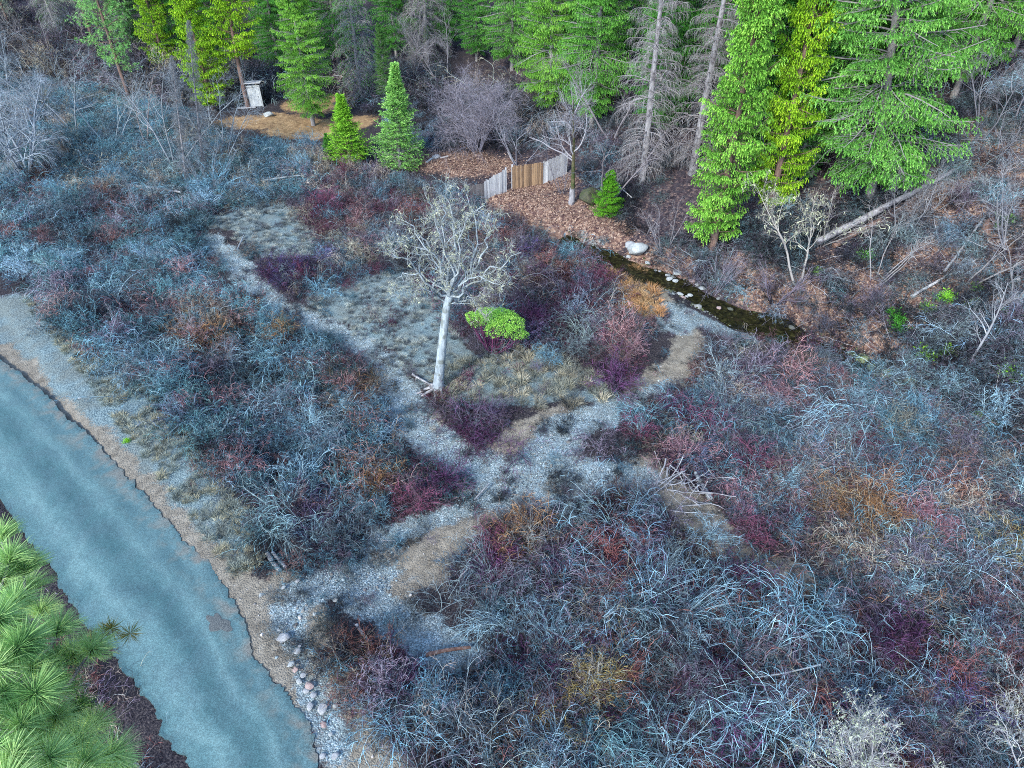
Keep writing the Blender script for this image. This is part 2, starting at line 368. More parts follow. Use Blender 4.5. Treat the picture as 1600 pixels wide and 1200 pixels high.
for nm, arr in (('zoneA', za), ('zoneB', zb)):
    at = gme.attributes.new(nm, 'FLOAT_COLOR', 'POINT'); at.data.foreach_set('color', arr.astype(np.float32).ravel())
ground = obj('ground', gme, kind='structure')

# ------------------------------------------------------------ road
def road_material():
    m, nt, b = newmat('asphalt'); geo = nt.nodes.new('ShaderNodeNewGeometry'); pos = geo.outputs['Position']
    a = attr(nt, 'across').outputs['Fac']; al = attr(nt, 'along').outputs['Fac']
    cmb = nt.nodes.new('ShaderNodeCombineXYZ'); nt.links.new(mathn(nt, 'MULTIPLY', a, 5), cmb.inputs[0]); nt.links.new(mathn(nt, 'MULTIPLY', al, .35), cmb.inputs[1])
    st = noise(nt, 1.3, 4, cmb.outputs[0], .2); grain = noise(nt, 60, 2, pos); mid = noise(nt, 1.1, 5, pos, .4)
    w1 = ramp(nt, a, [(.0, .12), (.10, .55), (.24, 1), (.36, .45), (.46, 0), (.56, .15), (.68, .85), (.8, .35), (.93, .8), (1, .3)])
    track = mathn(nt, 'ADD', mathn(nt, 'MULTIPLY', w1, .5), mathn(nt, 'MULTIPLY', st, .75))
    c = ramp(nt, track, [(.25, (.034, .090, .100)), (.6, (.072, .148, .156)), (.95, (.135, .232, .232))])
    c = mixc(nt, ramp(nt, mid, [(.35, .3), (.6, 0)]), c, (.075, .12, .14))
    # dusty tan washed over the verge side
    dust = mathn(nt, 'MULTIPLY', ramp(nt, a, [(.72, 0), (.9, .8), (1, 1)]), ramp(nt, mid, [(.45, 0), (.62, .9)]))
    c = mixc(nt, dust, c, (.18, .17, .145))
    sepc = nt.nodes.new('ShaderNodeSeparateColor')
    vg = nt.nodes.new('ShaderNodeTexVoronoi'); vg.inputs['Scale'].default_value = 38; nt.links.new(pos, vg.inputs['Vector']); nt.links.new(vg.outputs['Color'], sepc.inputs[0])
    c = mixc(nt, .5, c, ramp(nt, sepc.outputs[0], [(0, .2), (.5, .5), (1, .9)]), 'OVERLAY')
    # cracks towards the crumbling edge
    vc = nt.nodes.new('ShaderNodeTexVoronoi'); vc.feature = 'DISTANCE_TO_EDGE'; vc.inputs['Scale'].default_value = 2.2
    wp = nt.nodes.new('ShaderNodeVectorMath'); wp.operation = 'ADD'; nt.links.new(pos, wp.inputs[0])
    nv = nt.nodes.new('ShaderNodeTexNoise'); nv.inputs['Scale'].default_value = 3; nt.links.new(pos, nv.inputs['Vector']); nt.links.new(nv.outputs['Color'], wp.inputs[1]); nt.links.new(wp.outputs[0], vc.inputs['Vector'])
    crack = mathn(nt, 'MULTIPLY', ramp(nt, vc.outputs['Distance'], [(0, 1), (.025, 0)]), ramp(nt, a, [(.02, .5), (.05, 0), (.87, 0), (.93, .5)]))
    c = mixc(nt, crack, c, (.03, .03, .03))
    nt.links.new(c, b.inputs['Base Color']); b.inputs['Roughness'].default_value = .8; b.inputs['Specular IOR Level'].default_value = .3
    bump(nt, mathn(nt, 'ADD', sepc.outputs[0], mathn(nt, 'MULTIPLY', crack, -3)), .35, .02, b); return m
NA = 25; rs = np.random.RandomState(5)
e1 = np.convolve(rs.randn(NR), np.ones(6)/6, 'same')*.13+np.convolve(rs.randn(NR), np.ones(30)/30, 'same')*.30
e2 = np.convolve(rs.randn(NR), np.ones(5)/5, 'same')*.12+np.convolve(rs.randn(NR), np.ones(30)/30, 'same')*.35
L_ = rl+nrm(rr-rl)*e1[:, None]; R_ = rr+nrm(rl-rr)*e2[:, None]
tt = np.linspace(0, 1, NA); RP = L_[:, None]*(1-tt[None, :, None])+R_[:, None]*tt[None, :, None]
RZ = ROAD_Z+.07+.10*(1-(2*tt-1)**2)[None]+.02*fnoise(RP[..., 0], RP[..., 1], .8, 9)
top = np.concatenate([RP, RZ[..., None]], -1)
low = top.copy(); low[..., 2] -= .25
mb = MB(); I = np.arange(NR*NA).reshape(NR, NA); q = np.stack([I[:-1, :-1], I[:-1, 1:], I[1:, 1:], I[1:, :-1]], -1).reshape(-1, 4)
mb.add(top, q)
mb.add(np.concatenate([top[:, 0], low[:, 0]]), np.stack([np.arange(NR-1), np.arange(1, NR), NR+np.arange(1, NR), NR+np.arange(NR-1)], -1))
mb.add(np.concatenate([top[:, -1], low[:, -1]]), np.stack([np.arange(NR-1), np.arange(1, NR), NR+np.arange(1, NR), NR+np.arange(NR-1)], -1))
rme = mb.mesh('road', road_material())
s_al = np.r_[0, np.cumsum(np.hypot(*np.diff((L_+R_)/2, axis=0).T))]
ac = np.r_[np.tile(tt, NR), np.zeros(2*NR), np.ones(2*NR)]; alg = np.r_[np.repeat(s_al, NA), s_al, s_al, s_al, s_al]
for nm, arr in (('across', ac), ('along', alg)):
    at = rme.attributes.new(nm, 'FLOAT', 'POINT'); at.data.foreach_set('value', arr.astype(np.float32))
obj('road', rme, kind='structure')

# ------------------------------------------------------------ creek water
m, nt, b = newmat('creek_water'); geo = nt.nodes.new('ShaderNodeNewGeometry')
n1 = noise(nt, 3.5, 4, geo.outputs['Position'], .6); n2 = noise(nt, 9, 3, geo.outputs['Position'], 1.0); n3 = noise(nt, 1.2, 3, geo.outputs['Position'])
c = ramp(nt, n1, [(.35, (.004, .004, .002)), (.55, (.018, .017, .006)), (.72, (.06, .055, .018))])
c = mixc(nt, ramp(nt, n3, [(.62, 0), (.75, .6)]), c, (.05, .03, .02))
nt.links.new(c, b.inputs['Base Color']); b.inputs['Roughness'].default_value = .12; b.inputs['Specular IOR Level'].default_value = .18
bump(nt, n2, .5, .05, b); WATER = m
cw = resample(creek[5:], 260); tn = nrm(np.gradient(cw, axis=0)); nn = np.stack([-tn[:, 1], tn[:, 0]], -1)
ts = np.linspace(-1, 1, 7)*1.8
WP = cw[:, None]+nn[:, None]*ts[None, :, None]
mb = MB(); I = np.arange(260*7).reshape(260, 7)
mb.add(np.concatenate([WP, np.full(WP.shape[:2]+(1,), -.50)], -1), np.stack([I[:-1, :-1], I[1:, :-1], I[1:, 1:], I[:-1, 1:]], -1).reshape(-1, 4))
obj('creek_water', mb.mesh('creek_water', WATER), kind='structure')

# ------------------------------------------------------------ twig prototypes
TW = (.72, .72, .74); TWB = (1.0, 1.0, 1.0)
twig_obj = twigmat('twig_bark', 'OBJ')
twig_ins = twigmat('thicket_twig_bark', 'INS')
grass_ins = varied('dry_grass_blade', (.6, .58, .5), (1, 1, 1), 'INS', .8)
def shrub_mesh(kind, seed, mat, name='shrub_stems'):
    rg = np.random.RandomState(seed); mb = MB()
    # count, length, elevation, sag, foot radius, side twigs, twiglets, stem radius, waviness
    n, L, el, gr, sp_, n2, n3, r, wg = dict(
        arch=(44, 2.8, (30, 82), .75, .40, 5, 3, .0115, .10), fan=(46, 3.0, (18, 66), .60, .40, 4, 3, .0115, .085),
        vase=(24, 1.9, (38, 88), .16, .35, 7, 4, .015, .17), fine=(30, 1.25, (12, 80), .30, .6, 6, 3, .010, .16),
        tangle=(30, 2.3, (5, 75), .45, .9, 5, 3, .014, .16))[kind]
    az = rg.uniform(0, 2*math.pi, n) if kind != 'fan' else rg.normal(0, .32, n)
    e = np.radians(rg.uniform(*el, n)); ro = sp_*np.sqrt(rg.rand(n)); a2 = rg.uniform(0, 6.28, n)
    S = np.stack([ro*np.cos(a2), ro*np.sin(a2), -.12+0*a2], -1)
    D = np.stack([np.cos(e)*np.cos(az), np.cos(e)*np.sin(az), np.sin(e)], -1)
    Ls = L*rg.uniform(.6, 1.15, n)
    P, R = walk(rg, S, D, Ls, r*rg.uniform(.6, 1.25, n), 10, gr*rg.uniform(.3, 1.7, n), wg, .3)
    tubes(mb, P, R, 4, var=rg.rand(n)*.98)
    (P2, R2), _ = grow(rg, P, R, n2, .25, .98, Ls*.38, .4, (18, 65), gr*.7, .05, .18, 6, .6, .35, .4, rmin=.008)
    tubes(mb, P2, R2, 3, var=1.01+.98*rg.rand(len(P2)))
    (P3, R3), _ = grow(rg, P2, R2, n3, .2, .98, L*.17, .4, (25, 75), gr*.5, .05, .2, 4, .8, .5, .3, rmin=.0065)
    tubes(mb, P3, R3, 3, var=1.01+.98*rg.rand(len(P3)))
    return mb.mesh(name, mat)
def grass_mesh(seed, mat, n=90, H=.45, R0=.22, w=.018):
    rg = np.random.RandomState(seed); mb = MB(); a = rg.uniform(0, 6.28, n); r = R0*np.sqrt(rg.rand(n))
    S = np.stack([r*np.cos(a), r*np.sin(a), 0*a-.03], -1); D = nrm(np.stack([np.cos(a)*rg.rand(n)*.9, np.sin(a)*rg.rand(n)*.9, .9+0*a], -1)+rg.randn(n, 3)*.2)
    L = H*rg.uniform(.5, 1.2, n); M = S+D*(L*.55)[:, None]; E = M+nrm(D+np.stack([np.cos(a), np.sin(a), -.6+0*a], -1)*.6)*(L*.5)[:, None]
    A = nrm(np.cross(D, rg.randn(n, 3)))*w/2
    V = np.stack([S-A, S+A, M+A*.8, M-A*.8, E], 1); q = np.arange(n)[:, None]*5
    mb.add(V, q+np.array([[0, 1, 2, 3]]), q+np.array([[3, 2, 4]]), np.repeat(rg.rand(n), 5)); return mb.mesh('grass_blades', mat)
def stone_mesh(seed, mat, sub=1, rough=.22, name='stone'):
    import bmesh
    bm = bmesh.new(); bmesh.ops.create_icosphere(bm, subdivisions=sub, radius=1); me = bpy.data.meshes.new(name)
    rg = np.random.RandomState(seed); V = np.array([v.co[:] for v in bm.verts])
    for k in range(9):
        d = nrm(rg.randn(3)); c = rg.uniform(.62, .92); s = V@d; m_ = s > c; V[m_] -= np.outer(s[m_]-c, d)*.9
    V *= (1+rough*.35*fnoise(V[:, 0]*1., V[:, 1]+V[:, 2]*1.7, 3, seed))[:, None]
    V *= rg.uniform(.7, 1.15, 3)*np.array([1.1, 1, .7])
    for v, c in zip(bm.verts, V): v.co = c
    bm.to_mesh(me); bm.free()
    at = me.attributes.new('var', 'FLOAT', 'POINT'); at.data.foreach_set('value', np.full(len(V), rg.rand(), np.float32))
    if sub > 2: me.polygons.foreach_set('use_smooth', np.ones(len(me.polygons), bool))
    me.materials.append(mat); return me

# ------------------------------------------------------------ uncountable growth: instanced by geometry nodes
def scatter(name, pts, rz, scl, tint, protos, label, cat, tilt=None, idx=None):
    n = len(pts); me = bpy.data.meshes.new(name); me.vertices.add(n); me.vertices.foreach_set('co', np.asarray(pts, np.float32).ravel())
    rg = np.random.RandomState(n)
    rot = np.stack([rg.randn(n)*.12, rg.randn(n)*.12, rz], -1) if tilt is None else np.stack([tilt[:, 0], tilt[:, 1], rz], -1)
    for nm, ty, arr, f in (('rot', 'FLOAT_VECTOR', rot, 'vector'), ('scl', 'FLOAT', scl, 'value'), ('pick', 'INT', rg.randint(0, len(protos), n) if idx is None else idx, 'value'), ('tint', 'FLOAT_COLOR', np.c_[tint, np.ones(n)], 'color')):
        at = me.attributes.new(nm, ty, 'POINT'); at.data.foreach_set(f, np.asarray(arr, np.int32 if ty == 'INT' else np.float32).ravel())
    o = obj(name, me, kind='stuff', label=label, cat=cat)
    ng = bpy.data.node_groups.new(name, 'GeometryNodeTree')
    ng.interface.new_socket('Geometry', in_out='INPUT', socket_type='NodeSocketGeometry'); ng.interface.new_socket('Geometry', in_out='OUTPUT', socket_type='NodeSocketGeometry')
    N = ng.nodes.new; gi = N('NodeGroupInput'); go = N('NodeGroupOutput'); ip = N('GeometryNodeInstanceOnPoints'); jo = N('GeometryNodeJoinGeometry')
    for pr in protos:
        oi = N('GeometryNodeObjectInfo'); oi.inputs['Object'].default_value = pr; oi.inputs['As Instance'].default_value = True
        ng.links.new(oi.outputs['Geometry'], jo.inputs[0])
    def na(nm, ty):
        a = N('GeometryNodeInputNamedAttribute'); a.data_type = ty; a.inputs['Name'].default_value = nm; return a.outputs['Attribute']
    ng.links.new(gi.outputs[0], ip.inputs['Points']); ng.links.new(jo.outputs[0], ip.inputs['Instance'])
    ip.inputs['Pick Instance'].default_value = True
    ng.links.new(na('pick', 'INT'), ip.inputs['Instance Index']); ng.links.new(na('scl', 'FLOAT'), ip.inputs['Scale'])
    e2r = N('FunctionNodeEulerToRotation'); ng.links.new(na('rot', 'FLOAT_VECTOR'), e2r.inputs[0]); ng.links.new(e2r.outputs[0], ip.inputs['Rotation'])
    ng.links.new(ip.outputs[0], go.inputs[0])
    md = o.modifiers.new('scatter', 'NODES'); md.node_group = ng; return o
def proto(me): return bpy.data.objects.new(me.name, me)

COL = dict(blue=(.19, .39, .49), pale=(.38, .62, .73), grey=(.27, .35, .38), mauve=(.25, .21, .27), purple=(.15, .065, .15), violet=(.13, .10, .23), magenta=(.26, .09, .15),
           red=(.32, .14, .12), pink=(.46, .26, .26), orange=(.44, .25, .12), yellow=(.42, .33, .13), tan=(.48, .42, .33), dark=(.06, .07, .085), teal=(.20, .44, .49))
SPOTS = [(310,520,55,'orange'),(430,530,34,'orange'),(215,455,20,'red'),(400,465,25,'orange'),(355,470,20,'red'),(1285,770,45,'orange'),(1370,800,65,'orange'),(1430,845,35,'yellow'),
 (1500,780,45,'orange'),(1590,830,35,'yellow'),(545,600,40,'orange'),(590,730,45,'orange'),(820,815,55,'orange'),(860,1120,50,'yellow'),(930,1050,50,'yellow'),(1240,560,35,'orange'),
 (450,410,60,'violet'),(430,440,30,'violet'),(800,680,60,'purple'),(755,640,42,'purple'),(700,740,50,'purple'),(620,1030,48,'purple'),(260,645,25,'violet'),(1420,1000,55,'purple'),(1500,1100,60,'violet'),
 (1140,640,50,'purple'),(1090,690,50,'purple'),(960,585,42,'purple'),(1180,720,40,'magenta'),(1250,800,34,'magenta'),(520,310,50,'magenta'),(640,330,40,'red'),(800,370,30,'red'),
 (1180,540,60,'mauve'),(835,885,50,'purple'),(740,900,30,'purple'),(350,770,35,'violet'),(560,335,40,'pink'),(965,500,55,'pink'),(165,300,30,'red'),(60,285,22,'red'),(180,335,25,'red'),
 (890,420,55,'red'),(1000,660,35,'magenta'),(1060,720,40,'pink'),(640,780,55,'magenta'),(520,760,40,'red'),(1310,650,40,'red'),(1210,690,40,'mauve'),(1170,830,30,'magenta'),(1560,760,40,'tan'),
 (110,100,18,'magenta'),(840,470,50,'purple'),(770,930,40,'purple'),(1100,1130,40,'orange'),(1060,900,40,'purple'),(1300,1020,50,'mauve'),(480,800,50,'violet'),(1140,560,40,'pink'),(900,500,45,'magenta'),
 (1250,520,45,'purple'),(1340,700,45,'magenta'),(1420,700,40,'orange'),(1390,730,30,'pink'),(930,830,40,'magenta'),(1450,900,45,'orange'),(1560,930,40,'pink'),(210,560,30,'teal')]
def tints(P, rg, default, jitter=.14):
    px, py, _ = project(P); n = len(P); out = np.array([COL[d] for d in rg.choice(default, n)])
    for x, y, r, c in SPOTS:
        m_ = ((px-x)**2+(py-y)**2 < (r*rg.uniform(.5, 1.3, n))**2) & (rg.rand(n) < .5); w_ = rg.uniform(.45, 1, (n, 1)); out[m_] = (np.array(COL[c])*w_+out*(1-w_))[m_]
    return np.clip(out*(1+rg.randn(n, 1)*jitter)*(1+rg.randn(n, 3)*.04), .01, .95)
def inpoly(px, py, poly):
    ins = np.zeros(len(px), bool); j = len(poly)-1
    for i in range(len(poly)):
        xi, yi = poly[i]; xj, yj = poly[j]
        c = ((yi > py) != (yj > py)) & (px < (xj-xi)*(py-yi)/(yj-yi+1e-9)+xi); ins ^= c; j = i
    return ins
LOGL = np.array([G(1268, 394)[:2], G(1484, 280)[:2]])
def sample_region(poly, dens, seed, clear=('gravel', 'tan', 'grass', 'leaf', 'dirt'), keep=None, margin=.35, off=.6):
    """random ground points inside an outline read from the photograph, kept off the open ground"""
    rg = np.random.RandomState(seed)
    W = np.array([G(x, min(max(y, -40), 1330))[:2] for x, y in poly]); lo, hi = W.min(0), W.max(0); n = int((hi-lo).prod()*dens)
    P = rg.uniform(lo, hi, (n, 2)); P = P[inpoly(P[:, 0], P[:, 1], [tuple(w) for w in W])]
    keep = keep or {}
    m_ = np.ones(len(P), bool)
    for k in clear:
        z_ = zone(k, P, .3, margin); m_ &= (z_ < .5) | (rg.rand(len(P)) < keep.get(k, 0))
    dr, w, _ = poly_dist(P, road_c, road_w); m_ &= np.abs(dr)-w/2 > 1.3
    dl, _, _ = poly_dist(P, LOGL); m_ &= np.abs(dl+.35) > 1.0
    dc, _, _ = poly_dist(P, creek); m_ &= (np.abs(dc) > 1.5) | (P[:, 0] < 4.5) | (P[:, 0] > 18)
    P = P[m_]; return np.c_[P, h(P[:, 0], P[:, 1])], rg

def openness_cap(P, hgt, rg):
    """tallest growth that still lets the open ground behind it be seen from the air"""
    away = nrm(P[:, :2]); dist = np.hypot(P[:, 0], P[:, 1]); tn = (CAM_H-P[:, 2])/dist; cap = np.full(len(P), 9.)
    for k in (.6, 1.2, 1.8, 2.5, 3.2, 4.0):
        Q = P[:, :2]+away*k; op = np.zeros(len(P), bool)
        for z_ in ('gravel', 'tan', 'grass'): op |= zone(z_, Q, .3) > .5
        dc, _, _ = poly_dist(Q, creek); op |= (np.abs(dc) < 1.4) & (Q[:, 0] > 5.5) & (Q[:, 0] < 17.5)
        cap = np.where(op, np.minimum(cap, k*tn), cap)
    cap = np.where(rg.rand(len(P)) < .05, 9, cap*rg.uniform(.8, 1.3, len(P)))
    return np.minimum(1, cap/hgt)
# ------------------------------------------------------------ thickets (nobody could count their stems)
PF = [proto(shrub_mesh('fine', 100+i, twig_ins, 'low_brush')) for i in range(4)]
PM = [proto(shrub_mesh(k, 110+i, twig_ins, 'tall_brush')) for i, k in enumerate(['vase', 'tangle', 'vase', 'tangle'])]
PA = [proto(shrub_mesh(k, 120+i, twig_ins, 'arching_brush')) for i, k in enumerate(['arch', 'fan', 'arch', 'fan'])]
PG = [proto(grass_mesh(130+i, grass_ins)) for i in range(3)]
R_LEFT = [(-90,300),(330,325),(345,385),(430,480),(560,560),(625,650),(770,740),(700,802),(600,848),(548,890),(430,890),(330,800),(0,500),(-90,440)]
R_TOPL = [(-90,75),(330,190),(360,225),(500,235),(530,320),(350,325),(-90,300)]
R_ISLE = [(470,300),(560,270),(740,310),(850,360),(950,410),(1010,440),(1010,570),(930,620),(850,710),(800,725),(700,690),(640,600),(560,520),(440,460),(380,400),(400,320)]
R_RIGHT = [(1040,640),(1100,520),(1200,515),(1330,580),(1480,660),(1620,770),(1760,900),(1760,1000),(1250,900),(1150,830),(1060,750),(960,700)]
R_BOTT = [(708,930),(725,880),(800,800),(980,775),(1080,800),(1160,880),(1260,900),(1760,960),(1800,1340),(560,1340),(505,1060),(560,1030),(640,1068),(740,1080),(790,1025),(730,975),(712,950)]
R_HILL = [(990,390),(1100,370),(1200,340),(1400,300),(1500,150),(1720,60),(1760,860),(1600,720),(1330,560),(1130,470)]
R_UPPER = [(560,160),(640,230),(690,235),(820,235),(960,190),(1060,250),(1000,390),(930,350),(900,200),(1200,330),(1400,280),(1450,140),(560,60)]
R_BUSH = [(492,985),(545,985),(585,1030),(640,1070),(650,1110),(540,1130),(500,1080)]
R_FAR = [(-120,95),(-200,-40),(1700,-40),(1500,120),(1000,180),(560,160),(330,160)]
R_VERGE = [(-120,760),(0,830),(60,900),(110,980),(190,1070),(260,1190),(340,1330),(-120,1330)]
PAL = dict(left=['blue','blue','teal','teal','pale','grey','dark','pink','mauve'], isle=['grey','blue','mauve','grey','mauve','magenta','tan'], right=['grey','mauve','blue','mauve','grey','pale','tan','blue','pink'],
           bott=['blue','dark','grey','blue','mauve','grey','pale','mauve','red','tan','purple'], hill=['grey','mauve','dark','grey','pale','dark'], top=['blue','teal','grey','blue','tan'], dark=['dark','dark','mauve','grey'], verge=['grey','tan','mauve','dark','red'], far=['dark','grey','tan','mauve','dark'])
def thicket(region, pal, dens, seed, where, keep=None, size=1.):
    for nm, pr, d, sc, cat in (('low_brush', PF, dens[0], (.7, 1.2), 'brush'), ('tall_brush', PM, dens[1], (.6, 1.05), 'brush'), ('arching_brush', PA, dens[2], (.6, .95), 'brush')):
        if d <= 0: continue
        P, rg = sample_region(region, d, seed, keep=keep, margin={'low_brush': .15, 'tall_brush': .7, 'arching_brush': 1.5}[nm]); seed += 1
        if not len(P): continue
        big = fnoise(P[:, 0], P[:, 1], .45, seed)
        scl = rg.uniform(*sc, len(P))*(1+.18*big); f_ = openness_cap(P, {'low_brush': .9, 'tall_brush': 1.6, 'arching_brush': 1.8}[nm]*scl, rg)
        f_ = np.maximum(f_, .32) if nm == 'low_brush' else f_
        scl = scl*f_; k_ = f_ > .3; P, scl = P[k_], scl[k_]
        T = tints(P+np.array([0, 0, .8]), rg, PAL[pal])*(1+.3*fnoise(P[:, 0], P[:, 1], .5, seed+3))[:, None]
        if nm == 'low_brush' and pal != 'verge': T = T*.55  # understory tint darkened to stand in for shade beneath taller brush
        scatter(nm, P, rg.uniform(0, 6.28, len(P)), scl*size, np.clip(T, .01, .9), pr, where[nm], cat)
def W(a): return dict(low_brush='low tangle of fine leafless twigs covering the ground '+a, tall_brush='upright mass of bare twiggy brush '+a, arching_brush='long bare arching wands of brush '+a)
thicket(R_LEFT, 'left', (1.5, .6, .40), 200, W('between the road and the stony wash'))
thicket(R_TOPL, 'top', (.9, .55, .20), 210, W('around the dead trees at the left'))
thicket(R_ISLE, 'isle', (1.6, .55, .14), 220, W('around the pale lichen tree'), keep={'grass': .16})
thicket(R_RIGHT, 'right', (1.4, .6, .40), 230, W('below the creek on the right'))
thicket(R_BOTT, 'bott', (1.3, .6, .55), 240, W('in the lower right foreground'), keep={'tan': .2})
thicket(R_HILL, 'hill', (2.5, .5, .14), 250, W('on the leafy slope above the creek'), keep={'leaf': .3})
thicket(R_UPPER, 'hill', (.7, .12, 0), 260, W('under the trees behind the fence'), keep={'leaf': .12, 'dirt': .1})
thicket(R_FAR, 'far', (.10, .22, .06), 280, W('on the far rise beyond the trees'), size=2.0)
thicket(R_BUSH, 'verge', (3.0, .3, .0), 290, W('between the stone row and the curved path'), keep={'tan': .5})
thicket(R_VERGE, 'verge', (2.6, .5, .1), 270, W('on the dark bank left of the road'))

def grass_patch(strokes_of, dens, seed, label, pal, sc=(.6, 1.1), grow_=.2, kinds=('grass',), margin=0):
    rg = np.random.RandomState(seed); pts = []
    for poly, w in [ZONES['grass'][i] for i in strokes_of] if kinds[0] == 'grass' else [ZONES[kinds[0]][i] for i in strokes_of]:
        lo = poly.min(0)-w.max(); hi = poly.max(0)+w.max(); n = int((hi-lo).prod()*dens); P = rg.uniform(lo, hi, (n, 2))
        d, wv, _ = poly_dist(P, poly, w); m_ = (np.abs(d) < wv/2+grow_+.3*fnoise(P[:, 0], P[:, 1], 2, seed))
        dr, w2, _ = poly_dist(P, road_c, road_w); m_ &= np.abs(dr)-w2/2 > .5
        m_ &= fnoise(P[:, 0], P[:, 1], 1.1, seed+2) > -.9
        pts.append(P[m_])
    P = np.concatenate(pts); P = np.c_[P, h(P[:, 0], P[:, 1])]; n = len(P)
    T = np.array([pal[i] for i in rg.randint(0, len(pal), n)])*(1+.15*rg.randn(n, 1))
    scatter('dry_grass', P, rg.uniform(0, 6.28, n), rg.uniform(*sc, n), np.clip(T, .02, .9), PG, label, 'grass')
GC = [(.48, .52, .48), (.36, .44, .46), (.20, .26, .30), (.13, .15, .17)]; GT = [(.50, .46, .35), (.38, .38, .30), (.26, .29, .26), (.17, .17, .15)]
grass_patch([0], 9, 301, 'short bleached dry grass beside the upper end of the stony wash', GC, (.35, .75))
grass_patch([1], 9, 302, 'short bleached dry grass flat left of the pale lichen tree', GC, (.3, .65))
grass_patch([2, 3], 5, 303, 'tall tan dry grass right of the pale lichen tree', GT, (.6, 1.2))
grass_patch([4], 5, 304, 'rusty dry grass at the gravel bar beside the creek', [(.55, .30, .14), (.5, .33, .18)], (.9, 1.5))
grass_patch([5], 13, 305, 'straw coloured dry grass along the road verge', [(.46, .44, .32), (.38, .42, .36), (.30, .36, .34), (.20, .23, .22)], (.35, .85), .4)

# small stones and fallen leaves
stone_ins = varied('pebble', (.50, .50, .52), (1, 1, 1), 'INS', .8)
PS = [proto(stone_mesh(400+i, stone_ins, 1, .2, 'pebble')) for i in range(6)]
def pebbles(kinds, dens, size, seed, label, pal, grow_=.1):
    rg = np.random.RandomState(seed); out = []
    for k in kinds:
        for poly, w in ZONES[k]:
            lo = poly.min(0)-w.max(); hi = poly.max(0)+w.max(); n = int((hi-lo).prod()*dens); P = rg.uniform(lo, hi, (n, 2))
            d, wv, _ = poly_dist(P, poly, w); dr, w2, _ = poly_dist(P, road_c, road_w)
            out.append(P[(np.abs(d) < wv/2+grow_+.2*rg.randn(n)) & (np.abs(dr)-w2/2 > .2)])
    P = np.concatenate(out); P = np.c_[P, h(P[:, 0], P[:, 1])-.17*zone('gravel', P, 1.0)]; n = len(P)
    T = np.array([pal[i] for i in rg.randint(0, len(pal), n)])*(1+.25*rg.randn(n, 1))
    scatter('pebbles', P, rg.uniform(0, 6.28, n), size*np.exp(rg.randn(n)*.45), np.clip(T, .04, .9), PS, label, 'pebbles')
pebbles(['gravel'], 34, .027, 411, 'grey pebbles covering the stony wash and creek bar', [(.24,.31,.33), (.38,.46,.47), (.15,.19,.21), (.30,.29,.26)])
pebbles(['tan'], 5, .030, 412, 'scattered pebbles on the tan gravel by the road and wash', [(.42,.38,.34), (.3,.28,.26), (.55,.52,.48)])
rgl = np.random.RandomState(77); mbl = MB(); allp = []
for poly, w in ZONES['leaf']:
    lo = poly.min(0)-w.max(); hi = poly.max(0)+w.max(); n = int((hi-lo).prod()*70); P = rgl.uniform(lo, hi, (n, 2)); d, wv, _ = poly_dist(P, poly, w); allp.append(P[np.abs(d) < wv/2+.8*rgl.randn(n)-.1])
P = np.concatenate(allp); Wr = np.array([G(x, y)[:2] for x, y in R_HILL]); Q = rgl.uniform(Wr.min(0), Wr.max(0), (17000, 2)); P = np.r_[P, Q[inpoly(Q[:, 0], Q[:, 1], [tuple(w) for w in Wr])]]
dc_, _, _ = poly_dist(P, creek); P = P[np.abs(dc_) > 1.3]; n = len(P)
S = np.c_[P, h(P[:, 0], P[:, 1])+.06+.04*rgl.rand(n)]; D = np.c_[rgl.randn(n, 2), .35*rgl.randn(n)]
blades(mbl, rgl, S, D, rgl.uniform(.09, .18, n), rgl.uniform(.06, .12, n), flat=np.array([0, 0, 1.]))
leafm = varied('fallen_leaf', (.07, .035, .04), (.50, .37, .28), rough=.8, cmid=(.25, .15, .11))
obj('fallen_leaves', mbl.mesh('fallen_leaves', leafm, False), kind='stuff', label='brown and tan fallen leaves over the slope and around the fence', cat='leaves')

rg = np.random.RandomState(430); out = []
for k_ in ('gravel', 'tan'):
    for poly, w in ZONES[k_]:
        lo = poly.min(0)-w.max(); hi = poly.max(0)+w.max(); n = int((hi-lo).prod()*(1.1 if k_ == 'gravel' else 2.4)); P = rg.uniform(lo, hi, (n, 2)); d, wv, _ = poly_dist(P, poly, w); dr, w2, _ = poly_dist(P, road_c, road_w)
        t_ = np.abs(d)/(wv/2); out.append(P[(t_ < 1.25) & (rg.rand(n) < .12+.85*np.clip(t_-.35, 0, 1)) & (np.abs(dr)-w2/2 > .7)])
P = np.concatenate(out); P = np.c_[P, h(P[:, 0], P[:, 1])-.1]; n = len(P); T = np.array([COL[c] for c in rg.choice(['grey', 'tan', 'mauve', 'dark', 'dark', 'blue'], n)])*(.8+.2*rg.randn(n, 1))
scatter('sprigs', P, rg.uniform(0, 6.28, n), rg.uniform(.18, .55, n), np.clip(T, .02, .9), PF, 'small dead sprigs and sticks along the edges of the stony tracks', 'brush')

